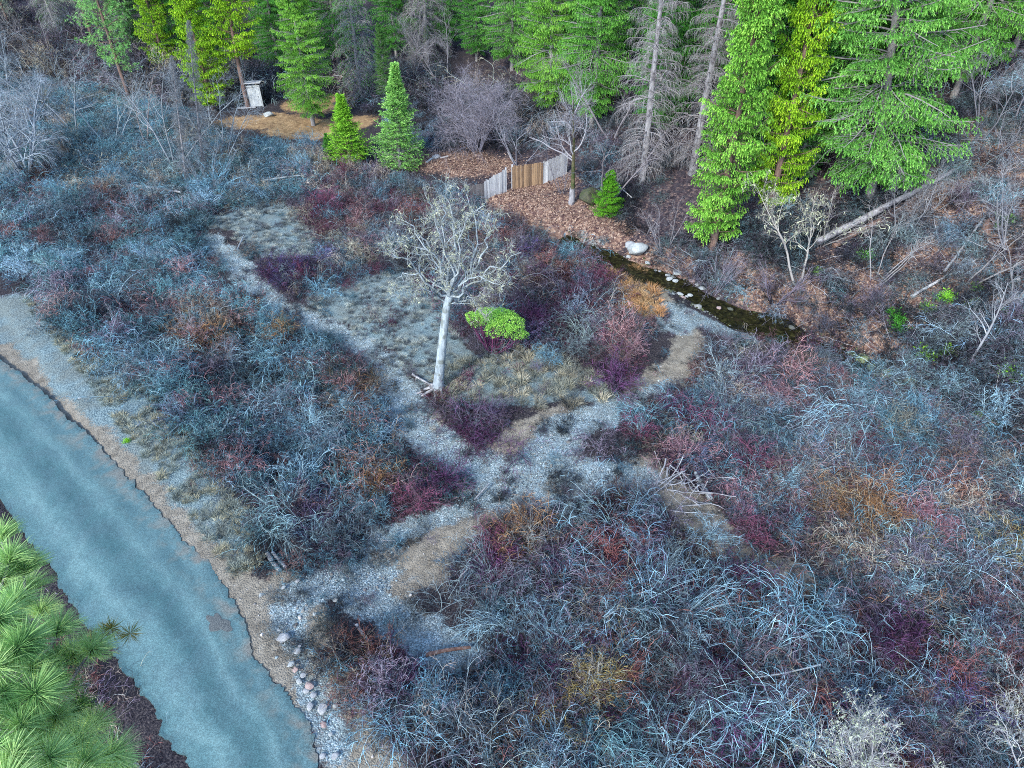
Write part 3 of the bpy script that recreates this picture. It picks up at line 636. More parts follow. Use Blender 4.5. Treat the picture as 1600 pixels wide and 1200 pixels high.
# ------------------------------------------------------------ shrubs one can single out
SH = {(k, i): shrub_mesh(k, 500+j*10+i, twig_obj, k+'_shrub') for j, k in enumerate(['arch', 'fan', 'vase', 'fine', 'tangle']) for i in range(3)}
NAME = dict(arch='willow_shrub', fan='leaning_willow', vase='upright_shrub', fine='twiggy_bush', tangle='tangled_shrub')
SHRUBS = [ # px, py, kind, scale, colour, turn(deg; fan bends that way: 0 right, 180 left, -90 towards camera), label
 (265,575,'fan',1.1,'pale',200,'pale arching willow shrub below the orange bush in the left thicket'),
 (300,610,'fan',.9,'pale',250,'pale willow whose wands droop towards the road, under the orange bush'),
 (345,560,'fan',.8,'pale',10,'pale fan of wands bending right from under the orange bush'),
 (320,520,'vase',.95,'orange',0,'large bright orange twiggy bush in the left thicket'),
 (300,500,'vase',.6,'yellow',0,'small yellow topped bush at the edge of the large orange bush'),
 (425,528,'vase',.75,'orange',0,'orange and red bush beside the stony wash, right of the largest orange one'),
 (400,470,'vase',.5,'orange',0,'small orange bush at the upper edge of the stony wash'),
 (218,455,'vase',.55,'red',0,'small red bush among grey willows left of the wash'),
 (170,455,'arch',1.1,'pale',0,'pale spreading willow left of the small red bush'),
 (110,460,'fan',1.0,'pale',190,'grey white willow with long flat wands near the left edge'),
 (120,400,'fan',1.0,'blue',170,'blue grey arching willow above the flat one at the left edge'),
 (50,330,'arch',1.1,'blue',0,'blue grey willow clump under the weeping bare tree at the left edge'),
 (60,290,'vase',.6,'red',0,'red bush at the foot of the weeping bare tree'),
 (165,300,'vase',.7,'red',0,'dull red bush between the weeping tree and the dead trunk'),
 (170,345,'vase',.55,'pink',0,'pinkish bush just below the dull red bush'),
 (280,440,'fan',.9,'blue',20,'blue grey willow arching right, just left of the upper wash'),
 (250,380,'arch',.9,'blue',0,'blue grey willow below the fallen log at the left'),
 (470,740,'vase',1.15,'pale',0,'pale fan shaped bare shrub with a visible fork in the left thicket'),
 (395,650,'arch',.9,'pale',0,'white grey branching shrub left of the pale forked fan'),
 (440,620,'vase',.9,'pale',0,'grey white upright shrub above the pale forked fan'),
 (540,600,'vase',.8,'pink',0,'pink brown shrub beside the wash, left of the lichen tree'),
 (520,660,'arch',.9,'grey',0,'grey arching shrub at the middle of the left thicket'),
 (590,630,'vase',1.0,'blue',0,'blue grey bush overhanging the wash across from the lichen tree'),
 (330,660,'arch',.9,'blue',0,'blue grey willow above the road verge'),
 (160,540,'arch',.9,'blue',0,'blue grey willow next to the verge grass near the left edge'),
 (60,500,'tangle',.9,'grey',0,'grey brown tangled shrub by the verge at the left edge'),
 (540,720,'vase',.8,'grey',0,'grey shrub right of the pale forked fan'),
 (590,740,'vase',.8,'orange',0,'rusty shrub in the lower part of the left thicket'),
 (650,775,'vase',.9,'magenta',0,'maroon shrub at the bottom of the left thicket by the wash'),
 (700,745,'vase',1.0,'purple',0,'dark purple shrub leaning over the wash at its bend'),
 (790,690,'tangle',1.25,'purple',0,'deep purple bush where the two gravel channels meet'),
 (740,650,'tangle',1.0,'purple',0,'purple bush on the bank right of the lichen tree'),
 (730,580,'fine',1.0,'magenta',0,'low magenta bush right of the lichen tree trunk'),
 (930,680,'fine',1.2,'mauve',0,'small mauve bush alone on the gravel fork'),
 (1000,665,'vase',.8,'magenta',0,'pink purple shrub on the right rim of the gravel fork'),
 (960,590,'vase',1.2,'purple',0,'purple shrub with pink tips above the right gravel channel'),
 (960,510,'vase',1.2,'pink',0,'pink shrub next to the rusty grass by the gravel bar'),
 (900,490,'arch',1.1,'grey',0,'grey branching shrub right of the green leaved bush'),
 (870,440,'arch',1.1,'mauve',0,'mauve grey shrub in the thicket above the green leaved bush'),
 (860,550,'vase',.9,'blue',0,'blue grey shrub right below the green leaved bush'),
 (900,400,'arch',1.0,'blue',0,'blue grey shrub next to the creek head'),
 (790,370,'vase',.9,'red',0,'crimson shrub right of the lichen tree crown'),
 (830,390,'vase',.9,'violet',0,'violet shrub between the crimson one and the creek'),
 (640,330,'vase',.9,'red',0,'dark red shrub behind the lichen tree crown'),
 (560,340,'vase',.9,'pink',0,'coral pink shrub left of the lichen tree crown'),
 (520,315,'vase',1.0,'magenta',0,'magenta shrub below the bright young conifer'),
 (450,415,'vase',1.1,'violet',0,'violet bush between the two dry grass flats'),
 (500,435,'fine',1.6,'blue',0,'rounded blue grey bush right of the violet bush'),
 (600,300,'vase',.9,'blue',0,'blue grey shrub below the tall young pine'),
 (700,310,'vase',1.0,'blue',0,'blue grey shrub at the left end of the fence'),
 (340,285,'vase',1.5,'blue',0,'tall feathery blue grey shrub by the head of the wash'),
 (390,270,'arch',1.1,'grey',0,'grey twiggy shrub right of the tall feathery shrub'),
 (460,260,'arch',1.0,'mauve',0,'mauve grey shrub left of the bright young conifer'),
 (1140,590,'vase',1.3,'grey',0,'grey shrub with pink tips by the gravel at the creek'),
 (1180,560,'vase',1.3,'mauve',0,'mauve shrub on the near bank of the creek'),
 (1240,580,'vase',1.3,'pink',0,'rose grey shrub on the creek bank, left of the pale weeping mound'),
 (1350,640,'fan',1.5,'pale',200,'pale weeping mound of willow wands below the mossy rocks'),
 (1370,600,'fan',1.2,'pale',240,'pale willow arching over the mossy creek rocks'),
 (1460,610,'fan',1.2,'grey',230,'grey drooping brush below the leaning sapling on the right'),
 (1500,640,'fan',1.0,'blue',300,'blue grey brush under the leaning sapling'),
 (1090,660,'vase',1.1,'magenta',0,'magenta shrub at the left tip of the right thicket'),
 (1060,640,'vase',.9,'purple',0,'purple shrub next to the right gravel channel'),
 (1180,720,'vase',1.0,'magenta',0,'wine red shrub in the middle of the right thicket'),
 (1260,740,'fan',1.2,'pale',225,'pale bundle of wands sloping down left in the right thicket'),
 (1290,780,'vase',1.0,'orange',0,'orange shrub in the right thicket'),
 (1370,800,'vase',1.0,'orange',0,'brown orange shrub right of the first orange one'),
 (1430,845,'vase',.7,'yellow',0,'small yellow shrub in the right thicket'),
 (1500,790,'vase',1.0,'tan',0,'tan shrub near the right edge'),
 (1590,840,'vase',.9,'yellow',0,'yellow shrub at the right edge'),
 (1420,760,'arch',1.1,'blue',0,'blue grey shrub between the orange and the tan shrubs'),
 (1180,830,'vase',.8,'magenta',0,'magenta shrub right of the tan gravel tongue'),
 (1530,870,'arch',1.2,'pale',0,'pale arching shrub near the right edge'),
 (1040,790,'fan',1.3,'pale',150,'pale blue shrub with thick bent branches below the big gravel bar'),
 (960,800,'arch',1.2,'pale',0,'pale blue tangled shrub at the top of the foreground thicket'),
 (1110,830,'vase',1.1,'pale',0,'pale blue forked shrub on the tan gravel tongue'),
 (830,830,'vase',1.1,'orange',0,'rusty topped shrub at the head of the foreground thicket'),
 (860,880,'arch',1.3,'mauve',0,'dark stemmed shrub below the rusty topped one'),
 (760,895,'fan',1.0,'grey',120,'grey shrub spreading left over the curved gravel path'),
 (782,960,'fan',.9,'pale',200,'pale wands fanning left towards the curved gravel path'),
 (960,940,'fan',1.3,'pale',15,'white grey bundle of wands bending right in the foreground'),
 (1060,950,'fan',1.2,'pale',30,'grey bundle of wands rising to the right in the foreground'),
 (860,990,'vase',1.0,'pale',0,'pale feathery shrub at the centre of the foreground thicket'),
 (640,940,'tangle',.75,'dark',0,'dark tangled shrub inside the bend of the gravel path'),
 (622,1060,'vase',.6,'purple',0,'dark purple shrub beside the fallen branch near the road'),
 (540,1072,'fine',1.35,'grey',0,'grey rounded bush below the gravel by the road'),
 (520,1025,'fine',1.0,'blue',0,'small blue grey bush above the grey rounded one by the road gravel'),
 (580,1035,'fine',.9,'mauve',0,'small mauve bush against the end of the short grey stick'),
 (700,925,'tangle',.9,'grey',0,'grey tangled shrub on the island inside the path bend'),
 (770,850,'vase',1.0,'magenta',0,'dusky red shrub left of the rusty topped one'),
 (620,1125,'arch',.9,'blue',0,'blue grey shrub at the bottom, nearest the road gravel'),
 (720,1150,'arch',1.0,'grey',0,'grey shrub at the bottom left of the foreground thicket'),
 (860,1130,'vase',.8,'yellow',0,'yellow brown shrub at the bottom of the foreground thicket'),
 (930,1060,'vase',.9,'yellow',0,'mustard shrub in the foreground thicket'),
 (1250,960,'arch',1.3,'blue',0,'blue grey shrub with long upright wands in the lower right'),
 (1200,1010,'fan',1.3,'pale',60,'pale wands sweeping up right in the lower right thicket'),
 (1360,1010,'tangle',1.2,'pale',0,'white knotty shrub in the lower right thicket'),
 (1440,1070,'tangle',1.0,'pale',0,'small white branching shrub right of the knotty one'),
 (1120,1080,'fan',1.3,'pale',320,'pale bundle of wands sloping down right near the bottom'),
 (1060,1160,'arch',1.2,'pale',0,'pale spreading shrub at the bottom edge, near the middle'),
 (1420,1000,'vase',.9,'purple',0,'violet purple shrub in the lower right thicket'),
 (1510,1100,'vase',1.0,'violet',0,'dark violet shrub near the lower right corner'),
 (1540,960,'fan',1.2,'grey',320,'grey wands bending down right near the right edge'),
 (1230,1130,'arch',1.3,'pale',0,'grey white shrub left of the lichen covered tree at the bottom'),
 (150,1130,'tangle',1.0,'dark',0,'dark scrub between the near pine and the road'),
]
for k, (x, y, kd, s, c, tr, lab) in enumerate(SHRUBS):
    rg = np.random.RandomState(900+k); p = G(x, y, .75*s); p[2] = float(h(p[0], p[1]))
    col = np.clip(np.array(COL[c])*((.88 if c == 'pale' else 1.1)+.1*rg.randn()), .02, .9)
    f_ = float(openness_cap(p[None], 1.6*s, np.random.RandomState(1))[0]); s = s*max(f_, .75)
    if max(float(zone(z_, p[None, :2], .3, .5)[0]) for z_ in ('gravel',)) > .5 and c not in ('mauve', 'purple', 'magenta'): s = s*.7
    obj(NAME[kd], SH[(kd, k % 3)], p, math.radians(tr) if kd == 'fan' else rg.uniform(0, 6.28), s*np.array([1, 1, 1.])*rg.uniform(.95, 1.05), label=lab, cat='shrub', color=col, group='leafless shrubs of the thicket')
# ------------------------------------------------------------ trees
BK_GREY = bark('grey_bark', (.16, .15, .15), (.34, .32, .31), 8)
BK_PALE = bark('pale_bark', (.19, .23, .26), (.40, .45, .47), 9, (.17, .19, .18), .8)
BK_BROWN = bark('brown_bark', (.10, .06, .05), (.24, .16, .13), 8)
BK_DEAD = bark('dead_wood', (.24, .24, .25), (.46, .46, .46), 9, (.16, .16, .17))
BK_SNAG = bark('snag_bark', (.17, .16, .17), (.36, .35, .36), 9, (.10, .09, .10))
BK_MOSS = bark('mossy_bark', (.05, .045, .03), (.13, .12, .06), 7, (.04, .065, .02))
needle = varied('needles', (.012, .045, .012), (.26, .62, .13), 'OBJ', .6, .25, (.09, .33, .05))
needle_p = varied('pine_needles', (.10, .22, .09), (.55, .72, .42), 'OBJ', .5, .25, (.27, .50, .22))
deadtw = varied('dead_twigs', (.11, .10, .11), (.44, .44, .44), 'OBJ', .85)
lichen = varied('lichen', (.22, .24, .16), (.52, .53, .38), 'OBJ', .95, 0, (.38, .40, .28))
def tree_root(name, p, rz, label, cat='tree', group=None):
    o = bpy.data.objects.new(name, None); C.objects.link(o); o.location = p; o.rotation_euler = (0, 0, rz); o.empty_display_size = .3
    o['label'] = label; o['category'] = cat
    if group: o['group'] = group
    return o
def conifer(seed, H, Rc, kind, t00=None):
    """returns trunk, limb and foliage meshes; base at origin"""
    rg = np.random.RandomState(seed)
    Pt, Rt = walk(rg, np.zeros((1, 3))-[[0, 0, .3]], np.array([[0, 0, 1.]]), H+.3, np.array([.012*H+.05]), 14, 0, .012, .12)
    tr = MB(); tubes(tr, Pt, Rt, 10)
    dens = dict(fir=11, cedar=9, young=24, pine=4.5, dead=7.5, drape=8)[kind]
    t0 = dict(fir=.10, cedar=.06, young=.03, pine=.25, dead=.06, drape=.05)[kind]
    t0 = t0 if t00 is None else t00
    nb = int(H*dens*(1-t0)); t = t0+(1-t0)*(np.arange(nb)+.5)/nb; t = np.clip(t+rg.randn(nb)*.006, t0, .995)
    f = t*13; i = np.minimum(f.astype(int), 12); S = Pt[0, i]*(1-(f-i))[:, None]+Pt[0, i+1]*(f-i)[:, None]
    az = np.arange(nb)*2.399+rg.randn(nb)*.5
    u = (t-t0)/(1-t0)
    prof = {'fir': (1-u)**.72*(.45+.55*sstep(-.05, .22, u)), 'cedar': (1-u)**.6*(.6+.4*sstep(0, .2, u)), 'young': (1-u)**.95*(.72+.28*sstep(0, .12, u)),
            'pine': (1-u)**.5*(.5+.5*sstep(0, .3, u)), 'dead': (1-u)**.7*(.7+.3*sstep(0, .2, u)), 'drape': (1-u)**.6}[kind]
    L = Rc*np.maximum(prof, .04)*rg.uniform(.65, 1.18, nb)
    el = np.radians({'fir': 5, 'cedar': 12, 'young': 22, 'pine': 18, 'dead': 2, 'drape': -5}[kind]+35*u+rg.randn(nb)*8)
    D = np.stack([np.cos(el)*np.cos(az), np.cos(el)*np.sin(az), np.sin(el)], -1)
    gr = {'fir': .28, 'cedar': .16, 'young': .02, 'pine': -.05, 'dead': .22, 'drape': .4}[kind]*(1-u*.7)
    P, R = walk(rg, S, D, L, .012+.012*L, 7, gr, .06, .25, {'fir': .25, 'cedar': .3}.get(kind, 0))
    lb = MB(); tubes(lb, P, R, 4, var=rg.rand(nb)*.5)
    fol = MB(); n2 = {'fir': 19, 'cedar': 12, 'young': 9, 'pine': 9, 'dead': 12, 'drape': 14}[kind]
    (P2, R2), _ = grow(rg, P, R, n2, .12, 1., np.minimum(L*(.5 if kind == 'fir' else .42), 1.7)+.12, .3, (40, 65), .10 if kind != 'dead' else .32, 0, .08, 5, .5, .4, .55, planar=True, rmin=.006)
    if kind in ('dead', 'drape'):
        tubes(lb, P2, R2, 3, var=rg.rand(len(P2)))
        (P3, R3), _ = grow(rg, P2, R2, 5, .1, 1, .55, .4, (20, 60), .6, -.35, .1, 4, .7, .4, .3, rmin=.0055); tubes(lb, P3, R3, 3, var=rg.rand(len(P3)))
    else: tubes(lb, P2[::2], R2[::2], 3, var=rg.rand(len(P2[::2]))*.4)
    if kind != 'dead':
        if kind == 'drape': keep = rg.rand(len(P2)) < .35; P2, R2 = P2[keep], R2[keep]
        n3 = {'fir': 6, 'cedar': 6, 'young': 5, 'pine': 3, 'drape': 4}[kind]
        (P3, R3), _ = grow(rg, P2, R2, n3, .1, 1., .36 if kind != 'young' else .22, .35, (25, 60), {'fir': .55, 'cedar': .5, 'drape': .9}.get(kind, .05), -.15 if kind in ('fir', 'cedar', 'drape') else .15, .12, 4, .6, .4, .2, planar=(kind != 'pine'))
        A, B = P3[:, :-1].reshape(-1, 3), P3[:, 1:].reshape(-1, 3)
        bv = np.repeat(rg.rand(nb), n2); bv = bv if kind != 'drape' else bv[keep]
        bv = np.repeat(np.repeat(bv, n3), 3); outer = np.tile([.0, .18, .38], len(P3))  # lighter twig tips: new growth, plus shade painted into the crown's interior
        if kind == 'pine':
            k = 9; S_ = np.repeat(P3[:, -1], k, 0); D_ = nrm(rg.randn(len(S_), 3)+.8*np.repeat(nrm(P3[:, -1]-P3[:, 0]), k, 0)+[0, 0, .25])
            blades(fol, rg, S_, D_, rg.uniform(.22, .36, len(S_)), .045, var=np.clip(rg.rand(len(S_))*.6+.3, 0, 1))
        else:
            for rep in range(5 if kind == 'fir' else 4):
                Dn = nrm(B-A); n = len(A); j = rg.rand(n, 1)
                off = nrm(rg.randn(n, 3))*.5
                Dd = nrm(Dn+off+[0, 0, -.15 if kind in ('fir', 'cedar', 'drape') else .2])
                Lb = rg.uniform(.08, .16, n)*(1. if kind != 'young' else .75)
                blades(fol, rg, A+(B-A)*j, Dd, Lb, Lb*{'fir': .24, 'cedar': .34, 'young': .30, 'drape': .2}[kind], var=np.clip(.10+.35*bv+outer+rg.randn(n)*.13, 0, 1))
    return tr, lb, fol
CON = {}
def conifer_proto(key, seed, H, Rc, kind, bk, nmat=None, limbmat=None, t00=None):
    tr, lb, fol = conifer(seed, H, Rc, kind, t00)
    CON[key] = (H, tr.mesh('trunk', bk), lb.mesh('limbs', limbmat or bk), fol.mesh('foliage', nmat or needle, False) if fol.n else None)
conifer_proto('firA', 601, 24, 4.3, 'fir', BK_GREY)
conifer_proto('firB', 602, 22, 5.4, 'fir', BK_GREY)
conifer_proto('cedarA', 603, 22, 2.9, 'cedar', BK_BROWN)
conifer_proto('cedarB', 604, 17, 3.0, 'cedar', BK_BROWN)
conifer_proto('cedarC', 614, 17, 3.0, 'cedar', BK_BROWN, t00=.30)
conifer_proto('young', 605, 6, 2.0, 'young', BK_BROWN)
conifer_proto('youngpine', 606, 8.5, 2.3, 'young', BK_GREY)
conifer_proto('pineA', 607, 20, 4.2, 'pine', BK_BROWN, needle_p)
conifer_proto('deadA', 608, 22, 3.4, 'dead', BK_SNAG, None, deadtw)
conifer_proto('deadB', 609, 20, 2.6, 'dead', BK_SNAG, None, deadtw)
conifer_proto('drape', 610, 20, 3.6, 'drape', BK_GREY, None, deadtw)
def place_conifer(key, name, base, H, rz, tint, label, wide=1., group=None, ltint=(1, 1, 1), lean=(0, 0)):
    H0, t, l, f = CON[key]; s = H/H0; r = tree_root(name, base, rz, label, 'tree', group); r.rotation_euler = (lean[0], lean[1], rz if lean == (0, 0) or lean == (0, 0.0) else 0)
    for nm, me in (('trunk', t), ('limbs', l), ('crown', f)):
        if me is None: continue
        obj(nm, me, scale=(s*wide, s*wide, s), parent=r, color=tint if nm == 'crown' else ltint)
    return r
GR = dict(vivid=(1.5, 1.2, 1.3), soft=(.72, .95, .55), cone=(2.2, 1.5, .8), conep=(2.4, 1.55, 2.2), bright=(1.35, 1.15, 1.1), yellow=(2.5, 1.45, .5), blueg=(1.0, .95, 1.5), dull=(.8, .62, .9), deep=(.85, .88, .85), lime=(1.9, 1.35, 1.1), pale=(1.9, 1.25, 1.9))
TREES = [ # key, name, base px, H, turn, tint, wide, label
 ('firB','fir_tree',(1358,312),24,0.3,'vivid',.98,'broad bright green fir with clumpy hanging boughs, the biggest on the right slope'),
 ('cedarA','cedar_tree',(1112,392),24,1.1,'lime',.84,'tall narrow lime green conifer reaching lowest to the creek'),
 ('cedarA','cedar_tree',(1200,338),24,2.5,'yellow',.72,'yellow green narrow conifer just right of the lowest lime one'),
 ('firA','fir_tree',(1255,215),24,3.1,'bright',1.1,'bright green fir behind the broad one, between it and the yellow conifer'),
 ('firA','fir_tree',(1580,85),20,.7,'bright',.9,'deep green fir at the upper right corner'),
 ('firB','fir_tree',(1400,150),22,1.7,'bright',.85,'bright fir behind the right shoulder of the broad one'),
 ('firB','fir_tree',(1300,235),22,2.2,'bright',.8,'bright fir filling between the yellow conifer and the broad fir'),
 ('firA','fir_tree',(1490,150),21,4.4,'bright',.9,'bright fir whose boughs overhang the upper right slope'),
 ('firA','fir_tree',(860,185),20,4.0,'lime',1.0,'bright green fir above the mossy bare tree by the fence'),
 ('firA','fir_tree',(925,200),22,5.0,'bright',.9,'green fir between the fence tree and the grey dead conifer'),
 ('deadA','dead_conifer',(1003,285),21,.5,None,1.0,'grey dead conifer with drooping bare boughs above the boulder'),
 ('deadB','dead_conifer',(1082,270),20,1.9,None,1.15,'grey dead conifer with curled bare boughs left of the lime conifer'),
 ('cedarC','cedar_tree',(388,168),17,.4,'yellow',1.0,'yellow green cedar beside the white privy'),
 ('cedarB','cedar_tree',(334,172),15,2.0,'yellow',1.05,'yellow green cedar behind the dead pole tree'),
 ('cedarB','cedar_tree',(262,110),15,3.0,'yellow',.9,'far yellow cedar left of the dead pole tree'),
 ('firA','fir_tree',(490,196),17,2.2,'lime',.95,'light green fir with tiered drooping boughs over the clearing'),
 ('drape','dead_conifer',(566,158),17,1.2,None,1.0,'dark grey drooping dead conifer between the tiered fir and the small dull fir'),
 ('firB','fir_tree',(608,165),8,1.,'dull',.75,'small dull green fir behind the tall young pine'),
 ('drape','draped_conifer',(668,95),18,2.4,'dull',1.15,'grey green conifer hung with grey twigs at the top centre'),
 ('pineA','pine_tree',(205,160),15,.2,'soft',1.1,'pale green pine with open tiers at the upper left'),
 ('young','young_conifer',(548,256),5.6,.4,'cone',1.2,'small bright yellow green cone shaped young conifer'),
 ('youngpine','young_pine',(626,262),8.3,.4,'conep',1.12,'taller pale green cone shaped young pine'),
 ('young','young_conifer',(516,250),2.4,1.4,'deep',1.1,'very small dark conifer tucked left of the bright young cone'),
 ('deadB','dead_pine',(318,268),12.5,.4,None,.72,'straight dead pole tree with short bare limbs at the left'),
 ('deadB','dead_pine',(292,290),11,2.4,None,.7,'grey dead tree hung with lichen just left of the straight pole'),
]
for key, nm, (bx, by), H, rz, tint, wide, lab in TREES:
    b_ = G(bx, by)
    if nm == 'young_conifer' and bx == 548: H = height_to(b_, 150)
    if nm == 'young_pine': H = height_to(b_, 100)
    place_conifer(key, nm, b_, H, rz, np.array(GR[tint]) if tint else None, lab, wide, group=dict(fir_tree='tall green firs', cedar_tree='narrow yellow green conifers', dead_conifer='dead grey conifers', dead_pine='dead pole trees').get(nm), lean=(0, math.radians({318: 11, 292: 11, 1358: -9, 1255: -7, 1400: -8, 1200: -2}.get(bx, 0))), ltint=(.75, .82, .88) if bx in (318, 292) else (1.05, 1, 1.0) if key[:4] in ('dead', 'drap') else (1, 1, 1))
BACK = [(20,50,'pineA','dull',10),(95,62,'drape','dull',14),(150,75,'pineA','dull',13),(215,85,'firA','dull',15),(290,95,'firA','deep',17),(345,110,'firA','deep',16),(440,120,'firA','deep',17),(470,95,'firB','bright',18),(530,105,'firB','deep',18),(620,90,'firA','deep',16),
 (700,80,'firA','deep',17),(745,95,'firA','deep',14),(800,110,'firB','bright',18),(850,100,'firA','deep',18),(900,110,'firB','bright',20),(965,120,'firA','bright',20),(1040,130,'firA','deep',19),(1120,150,'firB','deep',21),(1190,150,'firA','deep',21),
 (1300,140,'firB','deep',20),(1370,120,'firA','deep',20),(1490,60,'firA','deep',15),(1640,40,'firA','deep',15),(1030,215,'firA','deep',17),(1160,240,'firA','deep',17),(1240,290,'firA','deep',10),(1310,260,'firB','deep',12)]
BL = ['far dull pine at the upper left corner','far grey green twig hung tree second from the upper left corner','far dull pine behind the leaning saplings','far dull fir behind the pale open pine','far dark fir behind the dead pole tree','far dark fir between the two yellow cedars',
 'far dark fir just behind the privy cedar','green fir behind the tiered light green fir','dark fir filling behind the drooping dead conifer','dark fir behind the small dull fir','dark fir right of the twig hung conifer at top centre','dark fir behind the large bare spreading tree',
 'bright fir at the left of the upper centre group','dark fir behind the green fir over the fence tree','bright fir at the top above the fence tree','bright fir behind the left grey dead conifer','dark fir between the two grey dead conifers','dark fir behind the lime conifer at the top edge',
 'dark fir behind the yellow conifer at the top edge','dark fir directly behind the broad one','dark fir at the top edge above the broad one','dark fir at the top between the broad fir and the corner','dark fir in the extreme upper right corner','shaded fir low behind the grey dead conifers',
 'shaded fir low between the lime and the yellow conifers','short shaded fir at the left foot of the broad one','short shaded fir inside the shadow of the broad one']
for k, ((bx, by, key, tint, H), lab) in enumerate(zip(BACK, BL)):
    place_conifer(key, 'fir_tree' if key[:3] == 'fir' else ('pine_tree' if key[:4] == 'pine' else 'draped_conifer'), G(bx, by), H, k*1.3, np.array(GR[tint]), lab, 1.0, group='conifers of the forest behind')

# ---- bare broadleaved trees
def bare_tree(seed, H, crown, stems=1, r0=.16, fork=.35, lean=(0, 0), levels=(7, 6, 5), spread=(25, 55), wig=.16, twigs=True, droop=0.):
    rg = np.random.RandomState(seed); tr = MB(); lb = MB()
    if stems == 1: S = np.array([[0, 0, -.2]]); D = nrm(np.array([[lean[0], lean[1], 1.]]))
    else:
        a = rg.uniform(0, 6.28, stems); S = np.stack([.25*np.cos(a), .25*np.sin(a), 0*a-.2], -1); D = nrm(np.stack([.55*np.cos(a)+lean[0], .55*np.sin(a)+lean[1], 1+0*a], -1)+rg.randn(stems, 3)*.15)
    P, R = walk(rg, S, D, H*rg.uniform(.8, 1, len(S)), np.full(len(S), r0), 10, 0, .05*(1 if stems == 1 else 1.6), .18)
    tubes(tr, P, R, 8, var=.4+0*R[:, 0])
    (P2, R2), _ = grow(rg, P, R, levels[0], fork, .97, crown, .35, spread, droop*.3, .1, wig*.8, 8, .6, .22, .5)
    tubes(lb, P2, R2, 5, var=rg.rand(len(P2)))
    (P3, R3), _ = grow(rg, P2, R2, levels[1], .2, 1, crown*.42, .4, (20, 55), droop*.6, .05, wig, 6, .6, .3, .4, rmin=.007); tubes(lb, P3, R3, 3, var=rg.rand(len(P3)))
    (P4, R4), _ = grow(rg, P3, R3, levels[2], .15, 1, crown*.2, .4, (20, 60), droop, .03, wig, 4, .7, .4, .3, rmin=.0055); tubes(lb, P4, R4, 3, var=rg.rand(len(P4)))
    return tr, lb, (P2, P3, P4)
def lichen_mesh(seed, Ps, n, L=(.12, .38), W=.07, hang=.7):
    rg = np.random.RandomState(seed); mb = MB(); P = Ps.reshape(-1, 3); i = rg.randint(0, len(P), n); S = P[i]+rg.randn(n, 3)*.02
    K = 4; k = n; D = nrm(rg.randn(k, 3)*.55+[0, 0, -hang]); Q, R = walk(rg, S, D, rg.uniform(*L, k), np.full(k, W/2)*rg.uniform(.5, 1.3, k), K, .1, .35, .25)
    R = R*rg.uniform(.6, 1.4, R.shape); tubes(mb, Q, R, 3, var=rg.rand(k)); return mb.mesh('lichen', lichen, False)
